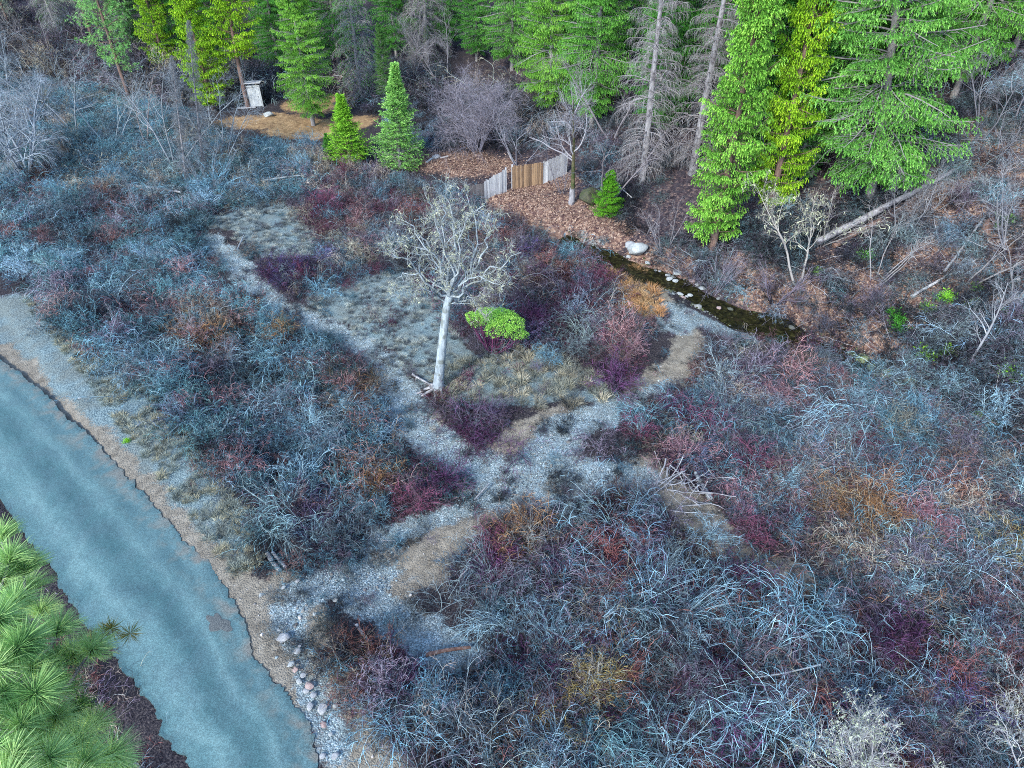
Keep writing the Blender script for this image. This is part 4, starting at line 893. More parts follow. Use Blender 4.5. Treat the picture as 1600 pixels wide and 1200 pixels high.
BARE = [
 ((1532,215),761,dict(H=6,crown=2.2,stems=3,r0=0.06,fork=.3,levels=(9,7,5),spread=(20,60)),deadtw,(.7,.72,.8),'wispy_tree','dark grey bare tree on the upper right slope beyond the broad fir',0),
 ((1590,190),762,dict(H=6.5,crown=2.2,stems=3,r0=0.06,fork=.3,levels=(9,7,5),spread=(20,60)),deadtw,(.7,.7,.78),'wispy_tree','dark grey bare tree at the right edge high on the slope',0),
 ((1500,150),763,dict(H=7,crown=2.4,stems=3,r0=0.06,fork=.3,levels=(9,7,5),spread=(20,60)),deadtw,(.75,.75,.8),'wispy_tree','bare tree under the boughs at the upper right',0),
 ((1410,365),764,dict(H=4.5,crown=1.6,stems=4,r0=0.045,fork=.3,levels=(9,7,5),spread=(20,60)),deadtw,(.8,.82,.86),'wispy_tree','grey bare tree at the lower right foot of the broad fir',0),
 ((1580,400),765,dict(H=5.5,crown=1.9,stems=3,r0=0.05,fork=.3,levels=(9,7,5),spread=(20,60)),deadtw,(.85,.86,.9),'wispy_tree','grey bare tree near the right edge above the long pole',0),
 ((60,160),766,dict(H=11,crown=3.0,stems=3,r0=0.09,fork=.3,levels=(9,7,5),spread=(20,60)),deadtw,(.7,.82,.9),'wispy_tree','tall wispy grey tree behind the big weeping one',0),
 ((118,205),741,dict(H=9.5,crown=2.8,stems=3,r0=.08,fork=.3,levels=(10,7,5),spread=(20,60),droop=.15),deadtw,(.8,.95,1.05),'wispy_tree','wispy bare tree right of the big weeping one at the left',0),
 ((172,232),742,dict(H=8.5,crown=2.4,stems=3,r0=.07,fork=.3,levels=(10,7,5),spread=(20,60),droop=.15),deadtw,(.75,.92,1.),'wispy_tree','wispy bluish bare tree below the open tiered pale pine',0),
 ((20,205),743,dict(H=11,crown=3.0,stems=3,r0=.09,fork=.3,levels=(10,7,5),spread=(20,60),droop=.15),deadtw,(.8,.95,1.05),'wispy_tree','wispy bare tree at the left edge above the big weeping one',0),
 ((345,262),744,dict(H=8.5,crown=2.2,stems=4,r0=.06,fork=.3,levels=(10,7,5),spread=(20,60),droop=.15),deadtw,(.7,.85,.95),'wispy_tree','wispy bluish bare tree just right of the straight dead pole',0),
 ((270,262),745,dict(H=10,crown=2.6,stems=3,r0=.075,fork=.3,levels=(10,7,5),spread=(20,60),droop=.15),deadtw,(.85,.95,1.),'wispy_tree','wispy pale bare tree just left of the dead lichen tree',0),
 ((640,140),746,dict(H=9,crown=2.6,stems=4,r0=0.08,fork=.3,levels=(10,7,5),spread=(20,60),droop=.15),deadtw,(.75,.72,.75),'wispy_tree','tall grey bare tree behind the small dull fir',0),
 ((700,150),747,dict(H=9,crown=2.6,stems=4,r0=0.08,fork=.3,levels=(10,7,5),spread=(20,60),droop=.15),deadtw,(.7,.68,.72),'wispy_tree','tall grey bare tree above the spreading tree',0),
 ((955,215),748,dict(H=9,crown=2.4,stems=2,r0=0.09,fork=.3,levels=(10,7,5),spread=(20,60),droop=.15),deadtw,(.85,.8,.85),'wispy_tree','tall bare tree between the fence tree and the grey dead conifer',0),
 ((90,120),749,dict(H=9,crown=2.6,stems=4,r0=0.08,fork=.3,levels=(10,7,5),spread=(20,60),droop=.15),deadtw,(.65,.62,.62),'wispy_tree','brownish bare tree far behind at the upper left',0),
 ((1220,300),750,dict(H=7,crown=2.2,stems=3,r0=0.06,fork=.3,levels=(10,7,5),spread=(20,60),droop=.15),deadtw,(.7,.68,.7),'wispy_tree','bare grey tree in the gap between the yellow conifer and the broad fir',0),
 # base px, seed, dict, bark, tint, name, label, lichen count
 ((745,236),701,dict(H=6.5,crown=3.2,stems=22,r0=.05,fork=.15,levels=(9,8,6),spread=(30,75),droop=.25),deadtw,(.85,.8,.92),'spreading_tree','large many stemmed bare tree spreading over the leafy clearing behind the fence',0),
 ((42,275),702,dict(H=9.5,crown=3.6,stems=5,r0=.13,fork=.15,levels=(14,10,7),spread=(30,75),droop=.45),deadtw,(.95,1.12,1.25),'weeping_tree','big blue grey bare tree with drooping twigs at the left edge',0),
 ((225,228),703,dict(H=7,crown=1.3,stems=2,r0=.075,fork=.5,levels=(7,4,3),lean=(-.28,0)),deadtw,(1,.86,.82),'bare_sapling','pair of thin pale saplings leaning left in front of the pale pine',0),
 ((256,232),704,dict(H=8,crown=1.4,stems=2,r0=.07,fork=.45,levels=(8,4,3),lean=(-.25,0)),deadtw,(.7,.8,.9),'bare_sapling','thin bluish leaning saplings left of the dead pole tree',0),
 ((946,322),705,dict(H=9,crown=2.0,stems=2,r0=.08,fork=.35,levels=(9,5,3),lean=(.12,0)),deadtw,(.85,.78,.82),'bare_sapling','thin bare tree standing right of the mossy trunk tree',0),
 ((812,262),706,dict(H=6,crown=1.7,stems=4,r0=.06,fork=.3,levels=(7,5,3)),deadtw,(.75,.75,.85),'bare_shrub_tree','bare multi stemmed tree just behind the fence',0),
 ((1250,448),707,dict(H=7.2,crown=2.2,stems=2,r0=.09,fork=.35,levels=(11,8,5),lean=(.10,.1),wig=.25),deadtw,(1.15,1.1,1.0),'lichen_tree','small gnarled pale tree with lichen left of the big fallen log',350),
 ((1366,442),708,dict(H=5.2,crown=1.3,stems=5,r0=.045,fork=.45,levels=(6,4,3),lean=(.05,0)),deadtw,(1,.97,.95),'bare_sapling','small clump of pale saplings below the big fallen log',0),
 ((1512,572),709,dict(H=5.5,crown=2.0,stems=1,r0=.085,fork=.3,levels=(11,7,4),lean=(.16,.15)),deadtw,(.95,1,1.05),'bare_sapling','pale sapling with spread roots leaning right on the right slope',0),
 ((1508,442),710,dict(H=6.5,crown=1.2,stems=2,r0=.06,fork=.4,levels=(6,4,3),lean=(.1,0)),deadtw,(.95,.93,.92),'bare_sapling','slim pale sapling beside the crossed thin logs',0),
 ((1590,470),711,dict(H=6,crown=1.4,stems=2,r0=.06,fork=.4,levels=(7,4,3),lean=(.05,0)),deadtw,(.9,.9,.92),'bare_sapling','slim sapling at the right edge above the crossed logs',0),
 ((1110,460),712,dict(H=3.6,crown=1.2,stems=7,r0=.035,fork=.3,levels=(5,4,3)),deadtw,(.75,.68,.8),'creekside_shrub','purplish bare shrub on the far bank of the creek',0),
 ((1210,470),713,dict(H=3.6,crown=1.2,stems=7,r0=.035,fork=.3,levels=(5,4,3)),deadtw,(.7,.6,.75),'creekside_shrub','mauve bare shrub hanging over the far side of the creek',0),
 ((1040,395),714,dict(H=4.2,crown=1.4,stems=6,r0=.04,fork=.3,levels=(6,4,3)),deadtw,(.8,.76,.8),'creekside_shrub','grey bare shrub right of the round boulder',0),
 ((330,302),715,dict(H=5.5,crown=.9,stems=12,r0=.035,fork=.25,levels=(7,4,3),spread=(12,30)),deadtw,(.62,.76,.86),'feathery_shrub','tall narrow feathery bare shrub at the top of the wash',0),
 ((225,350),716,dict(H=5.0,crown=1.3,stems=1,r0=.07,fork=.3,levels=(12,4,3),lean=(-.08,0)),deadtw,(.68,.8,.9),'bare_sapling','thin bluish bare sapling above the left willows',0),
 ((880,300),717,dict(H=4,crown=1.2,stems=5,r0=.03,fork=.3,levels=(5,4,3)),deadtw,(.7,.68,.78),'bare_shrub_tree','small grey shrub leaning on the right end of the fence',0),
 ((1280,380),718,dict(H=4.6,crown=1.5,stems=4,r0=.05,fork=.3,levels=(6,5,3)),deadtw,(1.,.95,.92),'bare_shrub_tree','pale twiggy tree under the left side of the broad fir',60),
 ((1450,330),719,dict(H=3.2,crown=1.1,stems=5,r0=.03,fork=.3,levels=(5,4,3)),deadtw,(.8,.85,.9),'bare_shrub_tree','small grey shrub on the slope at the end of the log',0),
 ((1560,250),720,dict(H=4,crown=1.2,stems=4,r0=.04,fork=.3,levels=(5,4,3)),deadtw,(.8,.82,.9),'bare_shrub_tree','grey shrub high on the right slope',0),
]
for (bx, by), sd, kw, bk, tint, nm, lab, nl in BARE:
    b_ = G(bx, by); tr, lb, Ps = bare_tree(sd, **kw); r = tree_root(nm, b_, 0, lab, 'tree' if 'shrub' not in nm else 'shrub', dict(wispy_tree='wispy bare trees', bare_sapling='bare saplings', creekside_shrub='bare shrubs on the far creek bank', bare_shrub_tree='small bare shrubs and trees at the wood edge').get(nm))
    obj('trunk', tr.mesh('trunk', bk), parent=r, color=np.array(tint)*1.05); obj('branches', lb.mesh('branches', bk), parent=r, color=tint)
    if nl: obj('lichen', lichen_mesh(sd, np.concatenate([p.reshape(-1, 3) for p in Ps[1:]]), nl), parent=r, color=(1, 1, 1))

# ---- the pale lichen tree in the middle
B0 = G(684, 609); rg = np.random.RandomState(31)
def world_at(px, py, y):     # point on the pixel's ray at distance y (the tree's own depth)
    d = rays(px, py); return d*(y/d[1])+np.array([0, 0, CAM_H])
root = tree_root('pale_lichen_tree', B0, 0, 'large bare white trunked tree hung with pale lichen standing by the dry wash')
yb = B0[1]
pts = [world_at(x, y, yb+dy)-B0 for x, y, dy in ((684,614,0),(685,600,0),(688,570,.02),(692,530,.05),(696,495,.1),(698,478,.15),(703,462,.2))]
pts = resample3 = np.array(pts); K = 16; s_ = np.r_[0, np.cumsum(np.linalg.norm(np.diff(pts, axis=0), axis=1))]; tq = np.linspace(0, s_[-1], K)
Pt = np.stack([np.interp(tq, s_, pts[:, k]) for k in range(3)], -1)[None]
Rt = np.interp(np.linspace(0, 1, K), [0, .06, .2, .45, .8, 1], [.50, .34, .27, .24, .205, .20])[None]
tb = MB(); tubes(tb, Pt, Rt, 18); obj('trunk', tb.mesh('trunk', BK_PALE), parent=root)
# roots exposed at the foot
az = np.array([2.6, 3.2, 3.8, 4.6, 5.4, .5, 1.6]); S = np.c_[.25*np.cos(az), .25*np.sin(az), .22+0*az]; D = nrm(np.c_[np.cos(az), np.sin(az), -.25+0*az])
Pr, Rr = walk(rg, S, D, np.array([1.5, 1.8, 1.6, 1.2, .7, .6, .6]), np.full(7, .10), 8, .12, .25, .2); rb = MB(); tubes(rb, Pr, Rr, 6)
obj('roots', rb.mesh('roots', BK_DEAD), parent=root)
# limbs as read from the picture: each ends where the photograph's limb ends
fk = Pt[0, -1]; fk0 = Pt[0, -3]
LIMB = [((703,462),(712,430),(716,385),(706,330),(700,305),0,.17),((700,470),(672,452),(640,410),(612,402),(602,385),-.8,.13),((702,462),(690,430),(668,380),(640,350),(622,345),.8,.12),
 ((704,462),(730,440),(752,405),(765,360),(762,335),.6,.14),((703,468),(735,445),(770,420),(800,408),(812,400),-.6,.12),((698,480),(715,470),(735,466),(743,470),(745,478),-.5,.065),
 ((703,460),(706,420),(690,370),(676,320),(668,310),-.5,.12),((704,455),(735,420),(742,370),(735,325),(730,305),1.4,.12),((702,466),(722,442),(745,430),(775,447),(790,450),-1.2,.09),
 ((700,462),(680,440),(655,430),(632,428),(618,440),1.0,.09),((696,478),(682,462),(664,452),(640,455),(632,460),-1.2,.07),((704,450),(716,410),(722,360),(742,335),(755,322),-1.2,.1),
 ((700,455),(688,410),(652,372),(632,372),(618,378),.2,.1),((700,452),(695,400),(690,345),(694,325),(690,312),2.0,.1)]
Ls = []
for l in LIMB:
    dy = l[5]; r0 = l[6]; pp = np.array([world_at(x, y, yb+.2+dy*k/4*1.6)-B0 for k, (x, y) in enumerate(l[:5])]); s_ = np.r_[0, np.cumsum(np.linalg.norm(np.diff(pp, axis=0), axis=1))]
    q = np.stack([np.interp(np.linspace(0, s_[-1], 12), s_, pp[:, k]) for k in range(3)], -1); q[1:] += rg.randn(11, 3)*.09; q[0] = fk0 if y > 470 and l[0][1] > 470 else fk; Ls.append((q, r0))
PL = np.array([a for a, b in Ls]); RLm = np.array([b for a, b in Ls])[:, None]*np.linspace(1, .28, 12)[None]
RLm = RLm*.56; lm = MB(); tubes(lm, PL, RLm, 7)
(P2, R2), _ = grow(rg, PL, RLm, 6, .22, 1, 1.6, .4, (30, 65), -.02, .12, .28, 8, .6, .3, .45); tubes(lm, P2, R2, 5)
(P3, R3), _ = grow(rg, P2, R2, 5, .15, 1, .75, .4, (25, 65), 0, .12, .3, 6, .65, .35, .35, rmin=.011); tubes(lm, P3, R3, 4)
tw_ = MB(); (P4, R4), _ = grow(rg, P3, R3, 6, .1, 1, .45, .4, (25, 65), 0, .05, .25, 4, .6, .4, .3, rmin=.006); tubes(tw_, P4, R4, 3, var=rg.rand(len(P4)))
obj('twigs', tw_.mesh('twigs', deadtw), parent=root, color=(.9, .95, .92))
obj('limbs', lm.mesh('limbs', BK_PALE), parent=root)
obj('lichen', lichen_mesh(5, np.concatenate([P2[:, 2:].reshape(-1, 3), P3.reshape(-1, 3), P3.reshape(-1, 3), P3.reshape(-1, 3)]), 2000, (.08, .26), .042, .5), parent=root, color=(1, 1, 1.02))

# ---- mossy trunk tree beside the fence
b1 = G(893, 318); tr, lb, Ps = bare_tree(721, H=height_to(b1, 105), crown=3.4, stems=1, r0=.20, fork=.42, levels=(17, 8, 6), spread=(30, 75), wig=.2)
r = tree_root('fence_tree', b1, 0, 'bare tree with dark mossy trunk and pale foot at the right end of the fence')
obj('trunk', tr.mesh('trunk', BK_MOSS), parent=r); obj('branches', lb.mesh('branches', deadtw), parent=r, color=(1.0, .98, 1.05))
pf = MB(); tubes(pf, np.array([[[0, 0, -.2], [.01, 0, .3], [.01, 0, .9], [0, 0, 1.3]]]), np.array([[.30, .25, .225, .205]]), 12); obj('pale_foot', pf.mesh('pale_foot', BK_SNAG), parent=r)

# ---- pale lichen covered trees at the bottom edge
for (bx, by, H, sd, st, lab, nl) in ((1370,1270,3.4,731,12,'lichen covered pale shrub tree cut by the bottom edge of the picture',1800),(1615,1200,3.4,732,3,'white bare branches of a tree at the lower right corner',60)):
    b_ = G(bx, by); tr, lb, Ps = bare_tree(sd, H=H, crown=1.6, stems=st, r0=.04, fork=.25, levels=(8, 6, 5), wig=.3, lean=(-.35 if bx > 1500 else 0, 0)); r = tree_root('lichen_shrub_tree', b_, 0, lab)
    obj('trunk', tr.mesh('trunk', deadtw), parent=r, color=(1.5, 1.5, 1.5)); obj('branches', lb.mesh('branches', deadtw), parent=r, color=(1.3, 1.35, 1.35)); obj('lichen', lichen_mesh(sd, np.concatenate([p.reshape(-1, 3) for p in Ps[1:]]), nl, (.05, .16), .035), parent=r, color=(1.1, 1.2, 1.2))

# ---- evergreen leaved bush with purple stems
b_ = G(768, 552); yb2 = b_[1]; root = tree_root('evergreen_bush', b_, 0, 'bright green leaved evergreen bush with dark purple stems right of the pale tree', 'bush')
blobs = [(748,500,0,.62),(768,497,.2,.75),(790,505,-.1,.85),(806,520,0,.62),(779,516,-.7,.7),(758,493,.8,.6),(795,497,.9,.6),(738,494,.1,.35),(815,524,.5,.4),(785,492,.4,.6)]
cs = np.array([world_at(x, y, yb2+dy)-b_ for x, y, dy, r_ in blobs]); Rb = np.array([q[3] for q in blobs])
sm = MB()
n = 26; tgt = cs[rg.randint(0, len(cs), n)]+rg.randn(n, 3)*.3; t4 = np.linspace(0, 1, 7)[None, :, None]
P = np.array([[0, 0, -.1]])[:, None]*(1-t4)+tgt[:, None]*t4; P = P+np.array([0, 0, -1.])*(.5*np.sin(t4*math.pi))*.6+rg.randn(n, 7, 3)*.05*t4; tubes(sm, P, np.full((n, 1), .05)*np.linspace(1, .25, 7)[None], 4, var=rg.rand(n))
(P2, R2), _ = grow(rg, P, np.full((n, 7), .03), 6, .3, 1, .5, .3, (20, 55), 0, .1, .2, 4); tubes(sm, P2, R2, 3, var=rg.rand(len(P2)))
obj('stems', sm.mesh('stems', varied('purple_bark', (.10, .03, .08), (.26, .08, .15))), parent=root)
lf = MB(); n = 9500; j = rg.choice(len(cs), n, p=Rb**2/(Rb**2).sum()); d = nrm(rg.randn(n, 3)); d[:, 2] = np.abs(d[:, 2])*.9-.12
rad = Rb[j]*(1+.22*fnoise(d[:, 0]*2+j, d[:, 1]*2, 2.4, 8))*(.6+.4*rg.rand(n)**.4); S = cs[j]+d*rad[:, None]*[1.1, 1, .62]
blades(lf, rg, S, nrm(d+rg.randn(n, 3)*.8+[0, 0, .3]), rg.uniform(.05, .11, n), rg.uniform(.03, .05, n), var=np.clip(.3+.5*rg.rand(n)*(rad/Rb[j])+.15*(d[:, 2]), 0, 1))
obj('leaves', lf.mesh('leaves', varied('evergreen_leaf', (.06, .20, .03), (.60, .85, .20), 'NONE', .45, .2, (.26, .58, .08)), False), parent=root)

# ---- long needled pine beside the camera, lower left
TUFT = [(24,937,7.6),(42,1000,7.2),(58,1082,7.0),(35,1132,6.8),(78,1185,6.6),(175,1178,7.3),(90,1118,7.4),(92,980,7.9),(145,1012,8.2),(116,1022,8.3),(18,868,8.2),(36,885,8.4),(-2,965,7.2),(-5,1040,6.9),(122,1162,7.2),(22,1182,6.4),(132,1196,6.9),(8,1082,6.9),
 (50,1042,7.5),(2,905,8.2),(64,952,8.4),(70,1140,7.6),(-30,900,8.0),(-35,1000,7.2),(-40,1110,6.6),(10,1230,6.2),(110,1235,6.5),(148,1130,8.2),(96,1070,8.3),(-20,1180,6.4),(0,835,8.8),(160,1215,7.6),(28,1030,8.0),(45,915,8.9),(5,1000,8.2),(-10,1135,7.8),(105,1195,7.8),(180,1200,8.0)]
def ray_pt(px, py, dep): d = rays(px, py); return d*dep+np.array([0, 0, CAM_H])
tops = np.array([ray_pt(*t) for t in TUFT])
tx, ty = ray_pt(-75, 1150, 7.5)[:2]; gz = float(h(tx, ty)); root = tree_root('near_pine', (tx, ty, gz), 0, 'long needled green pine close to the camera at the lower left')
base = np.array([tx, ty, gz]); Htop = 18.6-gz
P, R = walk(rg, np.array([[0, 0, -.3]]), np.array([[0, 0, 1.]]), Htop+.3, np.array([.26]), 14, 0, .01, .15); tb = MB(); tubes(tb, P, R, 10); obj('trunk', tb.mesh('trunk', BK_BROWN), parent=root)
bb = MB(); n = len(tops); rel = tops-base; r_h = np.hypot(rel[:, 0], rel[:, 1]); zs = np.minimum(rel[:, 2]-.45*r_h, Htop-.3); t5 = np.linspace(0, 1, 8)[None, :, None]
S = np.c_[np.zeros((n, 2)), zs]; BP = S[:, None]*(1-t5)+rel[:, None]*t5; BP[:, :, 2] -= .12*np.sin(t5[..., 0]*math.pi)*r_h[:, None]; BP[:, 1:-1] += rg.randn(n, 6, 3)*.04
tubes(bb, BP, .045*np.linspace(1, .3, 8)[None]*np.ones((n, 1)), 5); obj('limbs', bb.mesh('limbs', BK_GREY), parent=root)
ax = nrm(BP[:, -1]-BP[:, -2]+[0, 0, .06]); nd = MB(); per = 420
# each tuft also has side shoots further back on the limb
cen = np.concatenate([rel, BP[:, -3]+rg.randn(n, 3)*.2]); axs = np.concatenate([ax, nrm(ax+rg.randn(n, 3)*.6)]); sz = np.r_[rg.uniform(.72, 1.08, n), rg.uniform(.6, .9, n)]
tv = rg.rand(len(cen)); M = len(cen)*per; ci = np.repeat(np.arange(len(cen)), per)
d = nrm(rg.randn(M, 3)); a_ = axs[ci]; dd = (d*a_).sum(1); d = nrm(d+a_*(.35-np.minimum(dd, 0))[:, None]*1.0)
S = cen[ci]-a_*rg.rand(M, 1)*.12; L = rg.uniform(.26, .36, M)*sz[ci]
A = nrm(np.cross(d, rg.randn(M, 3)))*.0030; Md = S+d*(L*.55)[:, None]; E = Md+nrm(d-[0, 0, .22])*(L*.45)[:, None]
V = np.stack([S-A, S+A, Md+A, Md-A, E+A*.3, E-A*.3], 1); q = np.arange(M)[:, None]*6
nd.add(V, np.concatenate([q+np.array([[0, 1, 2, 3]]), q+np.array([[3, 2, 4, 5]])]), None, np.repeat(np.clip(np.where(ci < n, .45, .0)+.3*tv[ci]+.3*rg.rand(M), 0, 1), 6))  # rear shoots coloured darker, imitating shade in the gaps between tufts
obj('needles', nd.mesh('needles', needle_p, False), parent=root, color=(1.12, 1.12, .82))
# small drooping branch with rusty tips reaching over the road
BB = [(60,1052,8.6),(95,1012,8.5),(115,1003,8.5),(140,1001,8.5),(155,1000,8.5)]; bp = np.array([ray_pt(*t) for t in BB])-base
bq = MB(); tubes(bq, bp[None], np.array([[.035, .03, .026, .022, .02]]), 6); o_ = obj('bare_limb', bq.mesh('bare_limb', BK_DEAD), parent=root)
nd = MB(); cen = bp[-1][None]+rg.randn(4, 3)*.10; M = 4*110; ci = np.repeat(np.arange(4), 110); d = nrm(rg.randn(M, 3)); blades(nd, rg, cen[ci], d, rg.uniform(.12, .22, M), .008)
obj('rusty_tuft', nd.mesh('rusty_tuft', varied('rusty_needles', (.12, .22, .05), (.5, .35, .10))), parent=root, label='rusty brown and green needle tuft')
# ------------------------------------------------------------ fence
def wood(name, ca, cb, scale=1.):
    m, nt, b = newmat(name); tc = nt.nodes.new('ShaderNodeTexCoord'); mp = nt.nodes.new('ShaderNodeMapping'); mp.inputs['Scale'].default_value = (9, 9, .8); nt.links.new(tc.outputs['Object'], mp.inputs[0])
    n1 = noise(nt, 2.2*scale, 5, mp.outputs[0], .3); v = attr(nt, 'var').outputs['Fac']
    c = ramp(nt, mathn(nt, 'ADD', mathn(nt, 'MULTIPLY', n1, .7), mathn(nt, 'MULTIPLY', v, .4)), [(.3, ca), (.75, cb)]); nt.links.new(c, b.inputs['Base Color'])
    b.inputs['Roughness'].default_value = .85; bump(nt, n1, .4, .02, b); return m
W_GREY = wood('weathered_boards', (.26, .26, .28), (.56, .56, .56)); W_BROWN = wood('brown_boards', (.11, .065, .04), (.36, .23, .13)); W_WHITE = wood('whitish_boards', (.36, .38, .38), (.54, .56, .56)); W_DARK = wood('dark_boards', (.04, .035, .04), (.10, .09, .09))
def box(mb, c, s, R=None, var=0., mat=0, bev=.006):
    x, y, z = np.array(s)/2; V = []
    for sx in (-1, 1):
        for sy in (-1, 1):
            for sz in (-1, 1): V.append((sx*x, sy*y, sz*z))
    V = np.array(V); V = V@(np.array(R).T) if R is not None else V
    mb.add(V+np.array(c), [(0, 1, 3, 2), (4, 6, 7, 5), (0, 4, 5, 1), (2, 3, 7, 6), (0, 2, 6, 4), (1, 5, 7, 3)], None, var, mat)
fpx = [(735,312),(757,314),(790,300),(800,296),(848,287),(884,272)]
FP = [G(*p) for p in fpx]; O = FP[2].copy()
fence = tree_root('board_fence', O, 0, 'tall vertical board fence, grey with a brown middle section, in the clearing', 'fence')
rg = np.random.RandomState(8)
def panel(a, b, hgt0, hgt1, mat, name, w=.16, label=None):
    mb = MB(); L = np.hypot(*(b-a)[:2]); n = max(1, int(L/w)); ang = math.atan2(b[1]-a[1], b[0]-a[0]); R = [[math.cos(ang), -math.sin(ang), 0], [math.sin(ang), math.cos(ang), 0], [0, 0, 1]]
    for k in range(n):
        t = (k+.5)/n; p = a*(1-t)+b*t-O; hh = (hgt0*(1-t)+hgt1*t)*(1+rg.randn()*.018); tl = rg.randn()*.012
        Rt = np.array(R)@np.array([[math.cos(tl), 0, math.sin(tl)], [0, 1, 0], [-math.sin(tl), 0, math.cos(tl)]])
        box(mb, p+[rg.randn()*.006, rg.randn()*.01, hh/2-.08], (L/n-.012*rg.rand()-.004, .025, hh), Rt, rg.rand())
    return obj(name, mb.mesh(name, mat, False), parent=fence, label=label)
panel(FP[0], FP[1], 1.3, 1.6, W_DARK, 'panel', label='short dark end section of boards')
panel(FP[1], FP[2], 1.75, 2.0, W_GREY, 'panel', label='pale grey weathered section of boards')
panel(FP[3], FP[4], 2.05, 1.95, W_BROWN, 'panel', label='warm brown section of boards')
panel(FP[4], FP[5], 1.95, 1.95, W_GREY, 'panel', label='grey section of boards beside the mossy tree')
for p, hh in ((FP[2], 2.15), (FP[3], 2.2), (FP[4], 1.85), (FP[5], 1.85)):
    mb = MB(); box(mb, p-O+[.02, .10, hh/2-.1], (.13, .11, hh), None, .4); obj('post', mb.mesh('post', W_GREY, False), parent=fence)
for a, b in ((1, 2), (3, 4), (4, 5)):
    for z in (.5, 1.45):
        mb = MB(); p, q = FP[a]-O, FP[b]-O; L = np.linalg.norm(q-p); an = math.atan2(q[1]-p[1], q[0]-p[0]); pit = math.atan2(q[2]-p[2], np.hypot(*(q-p)[:2]))
        R = np.array([[math.cos(an), -math.sin(an), 0], [math.sin(an), math.cos(an), 0], [0, 0, 1]])@np.array([[math.cos(pit), 0, -math.sin(pit)], [0, 1, 0], [math.sin(pit), 0, math.cos(pit)]])
        box(mb, (p+q)/2+[-.01, .045, z], (L, .04, .09), R, .3); obj('rail', mb.mesh('rail', W_GREY, False), parent=fence)

# ------------------------------------------------------------ privy
pb = G(401, 163); pr = tree_root('privy', pb, math.radians(12), 'small upright privy with whitish door under the yellow green cedar', 'privy')
def part(name, mb, mat, **k): return obj(name, mb.mesh(name, mat, False), parent=pr, **k)
s_ = 1.25; mb = MB()
for k in range(8):
    box(mb, (-.55*s_+.157*s_*k, .60*s_, 1.0), (.15*s_, .03, 2.1), None, rg.rand())
    for sx in (-1, 1): box(mb, (sx*.62*s_, -.52*s_+.15*s_*k, 1.0), (.03, .145*s_, 2.1), None, rg.rand())
part('wall', mb, W_DARK)
mb = MB(); box(mb, (-.56*s_, -.6*s_, 1.05), (.12, .05, 2.15), None, .2); box(mb, (.56*s_, -.6*s_, 1.05), (.12, .05, 2.15), None, .2); box(mb, (0, -.6*s_, 2.05), (1.3, .05, .14), None, .3); part('door_frame', mb, W_WHITE)
mb = MB()
for k in range(6): box(mb, (-.42*s_+.168*s_*k, -.615*s_, .98), (.164*s_, .03, 1.92), None, .6+.3*rg.rand())
d_ = part('door', mb, W_WHITE, label='whitish plank door')
mb = MB(); box(mb, (.42, -.615*s_-.04, 1.0), (.03, .04, .14), None, 0); obj('handle', mb.mesh('handle', W_DARK, False), parent=d_)
mb = MB(); an = math.radians(9); box(mb, (0, .02, 2.22), (1.85, 1.95, .06), [[1, 0, 0], [0, math.cos(an), math.sin(an)], [0, -math.sin(an), math.cos(an)]], .5); part('roof', mb, W_GREY)

# low dark shelter edge, plank and block in the clearing
def plank(name, a, b, w, t, mat, label, cat, lift=.04):
    A, B = G(*a), G(*b); o = tree_root  # noqa
    mb = MB(); d = B-A; L = np.linalg.norm(d); X = d/L; Y = nrm(np.cross([0, 0, 1.], X)); Z = np.cross(X, Y); n = 3
    for k in range(n): box(mb, (0, (k-(n-1)/2)*w/n, 0), (L*(1-.03*rg.rand()), w/n-.008, t), None, rg.rand())
    ob = obj(name, mb.mesh(name, mat, False), label=label, cat=cat); R = np.array([X, Y, Z]).T
    from mathutils import Matrix
    ob.matrix_world = Matrix.Translation(((A+B)/2+[0, 0, lift+t/2]).tolist())@Matrix(R.tolist()).to_4x4(); return ob
plank('plank', (371,170), (400,168), .45, .08, W_GREY, 'pale plank lying in front of the privy', 'plank')
plank('board_pile', (523,166), (545,160), .9, .22, W_DARK, 'low stack of dark boards at the right of the clearing', 'boards')
plank('board', (666,255), (676,248), .25, .05, W_WHITE, 'small pale board lying on leaves behind the fence', 'board')
plank('board', (688,248), (700,245), .2, .05, W_GREY, 'short grey stick board lying right of the pale board', 'board')

# ------------------------------------------------------------ rocks
def rock_mat(name, a, b, c):
    m, nt, bs = newmat(name); geo = nt.nodes.new('ShaderNodeTexCoord'); p = geo.outputs['Object']
    n1 = noise(nt, 2.5, 6, p, .4); n2 = noise(nt, 9, 4, p)
    col = mixc(nt, ramp(nt, n1, [(.4, 0), (.65, 1)]), a, b); col = mixc(nt, ramp(nt, n2, [(.5, 0), (.7, .8)]), col, c)
    nt.links.new(col, bs.inputs['Base Color']); bs.inputs['Roughness'].default_value = .85; bump(nt, n2, .5, .08, bs); return m
RM_PALE = rock_mat('pale_rock', (.42, .44, .42), (.31, .33, .33), (.20, .21, .21)); RM_GREY = rock_mat('grey_rock', (.30, .31, .32), (.42, .42, .41), (.2, .2, .2)); RM_RED = rock_mat('reddish_rock', (.42, .28, .24), (.35, .3, .28), (.25, .2, .2)); RM_MOSS = rock_mat('mossy_rock', (.10, .16, .04), (.24, .26, .16), (.40, .40, .34))
RS = [stone_mesh(800+i, RM_PALE, 4, .3, 'rock') for i in range(5)]
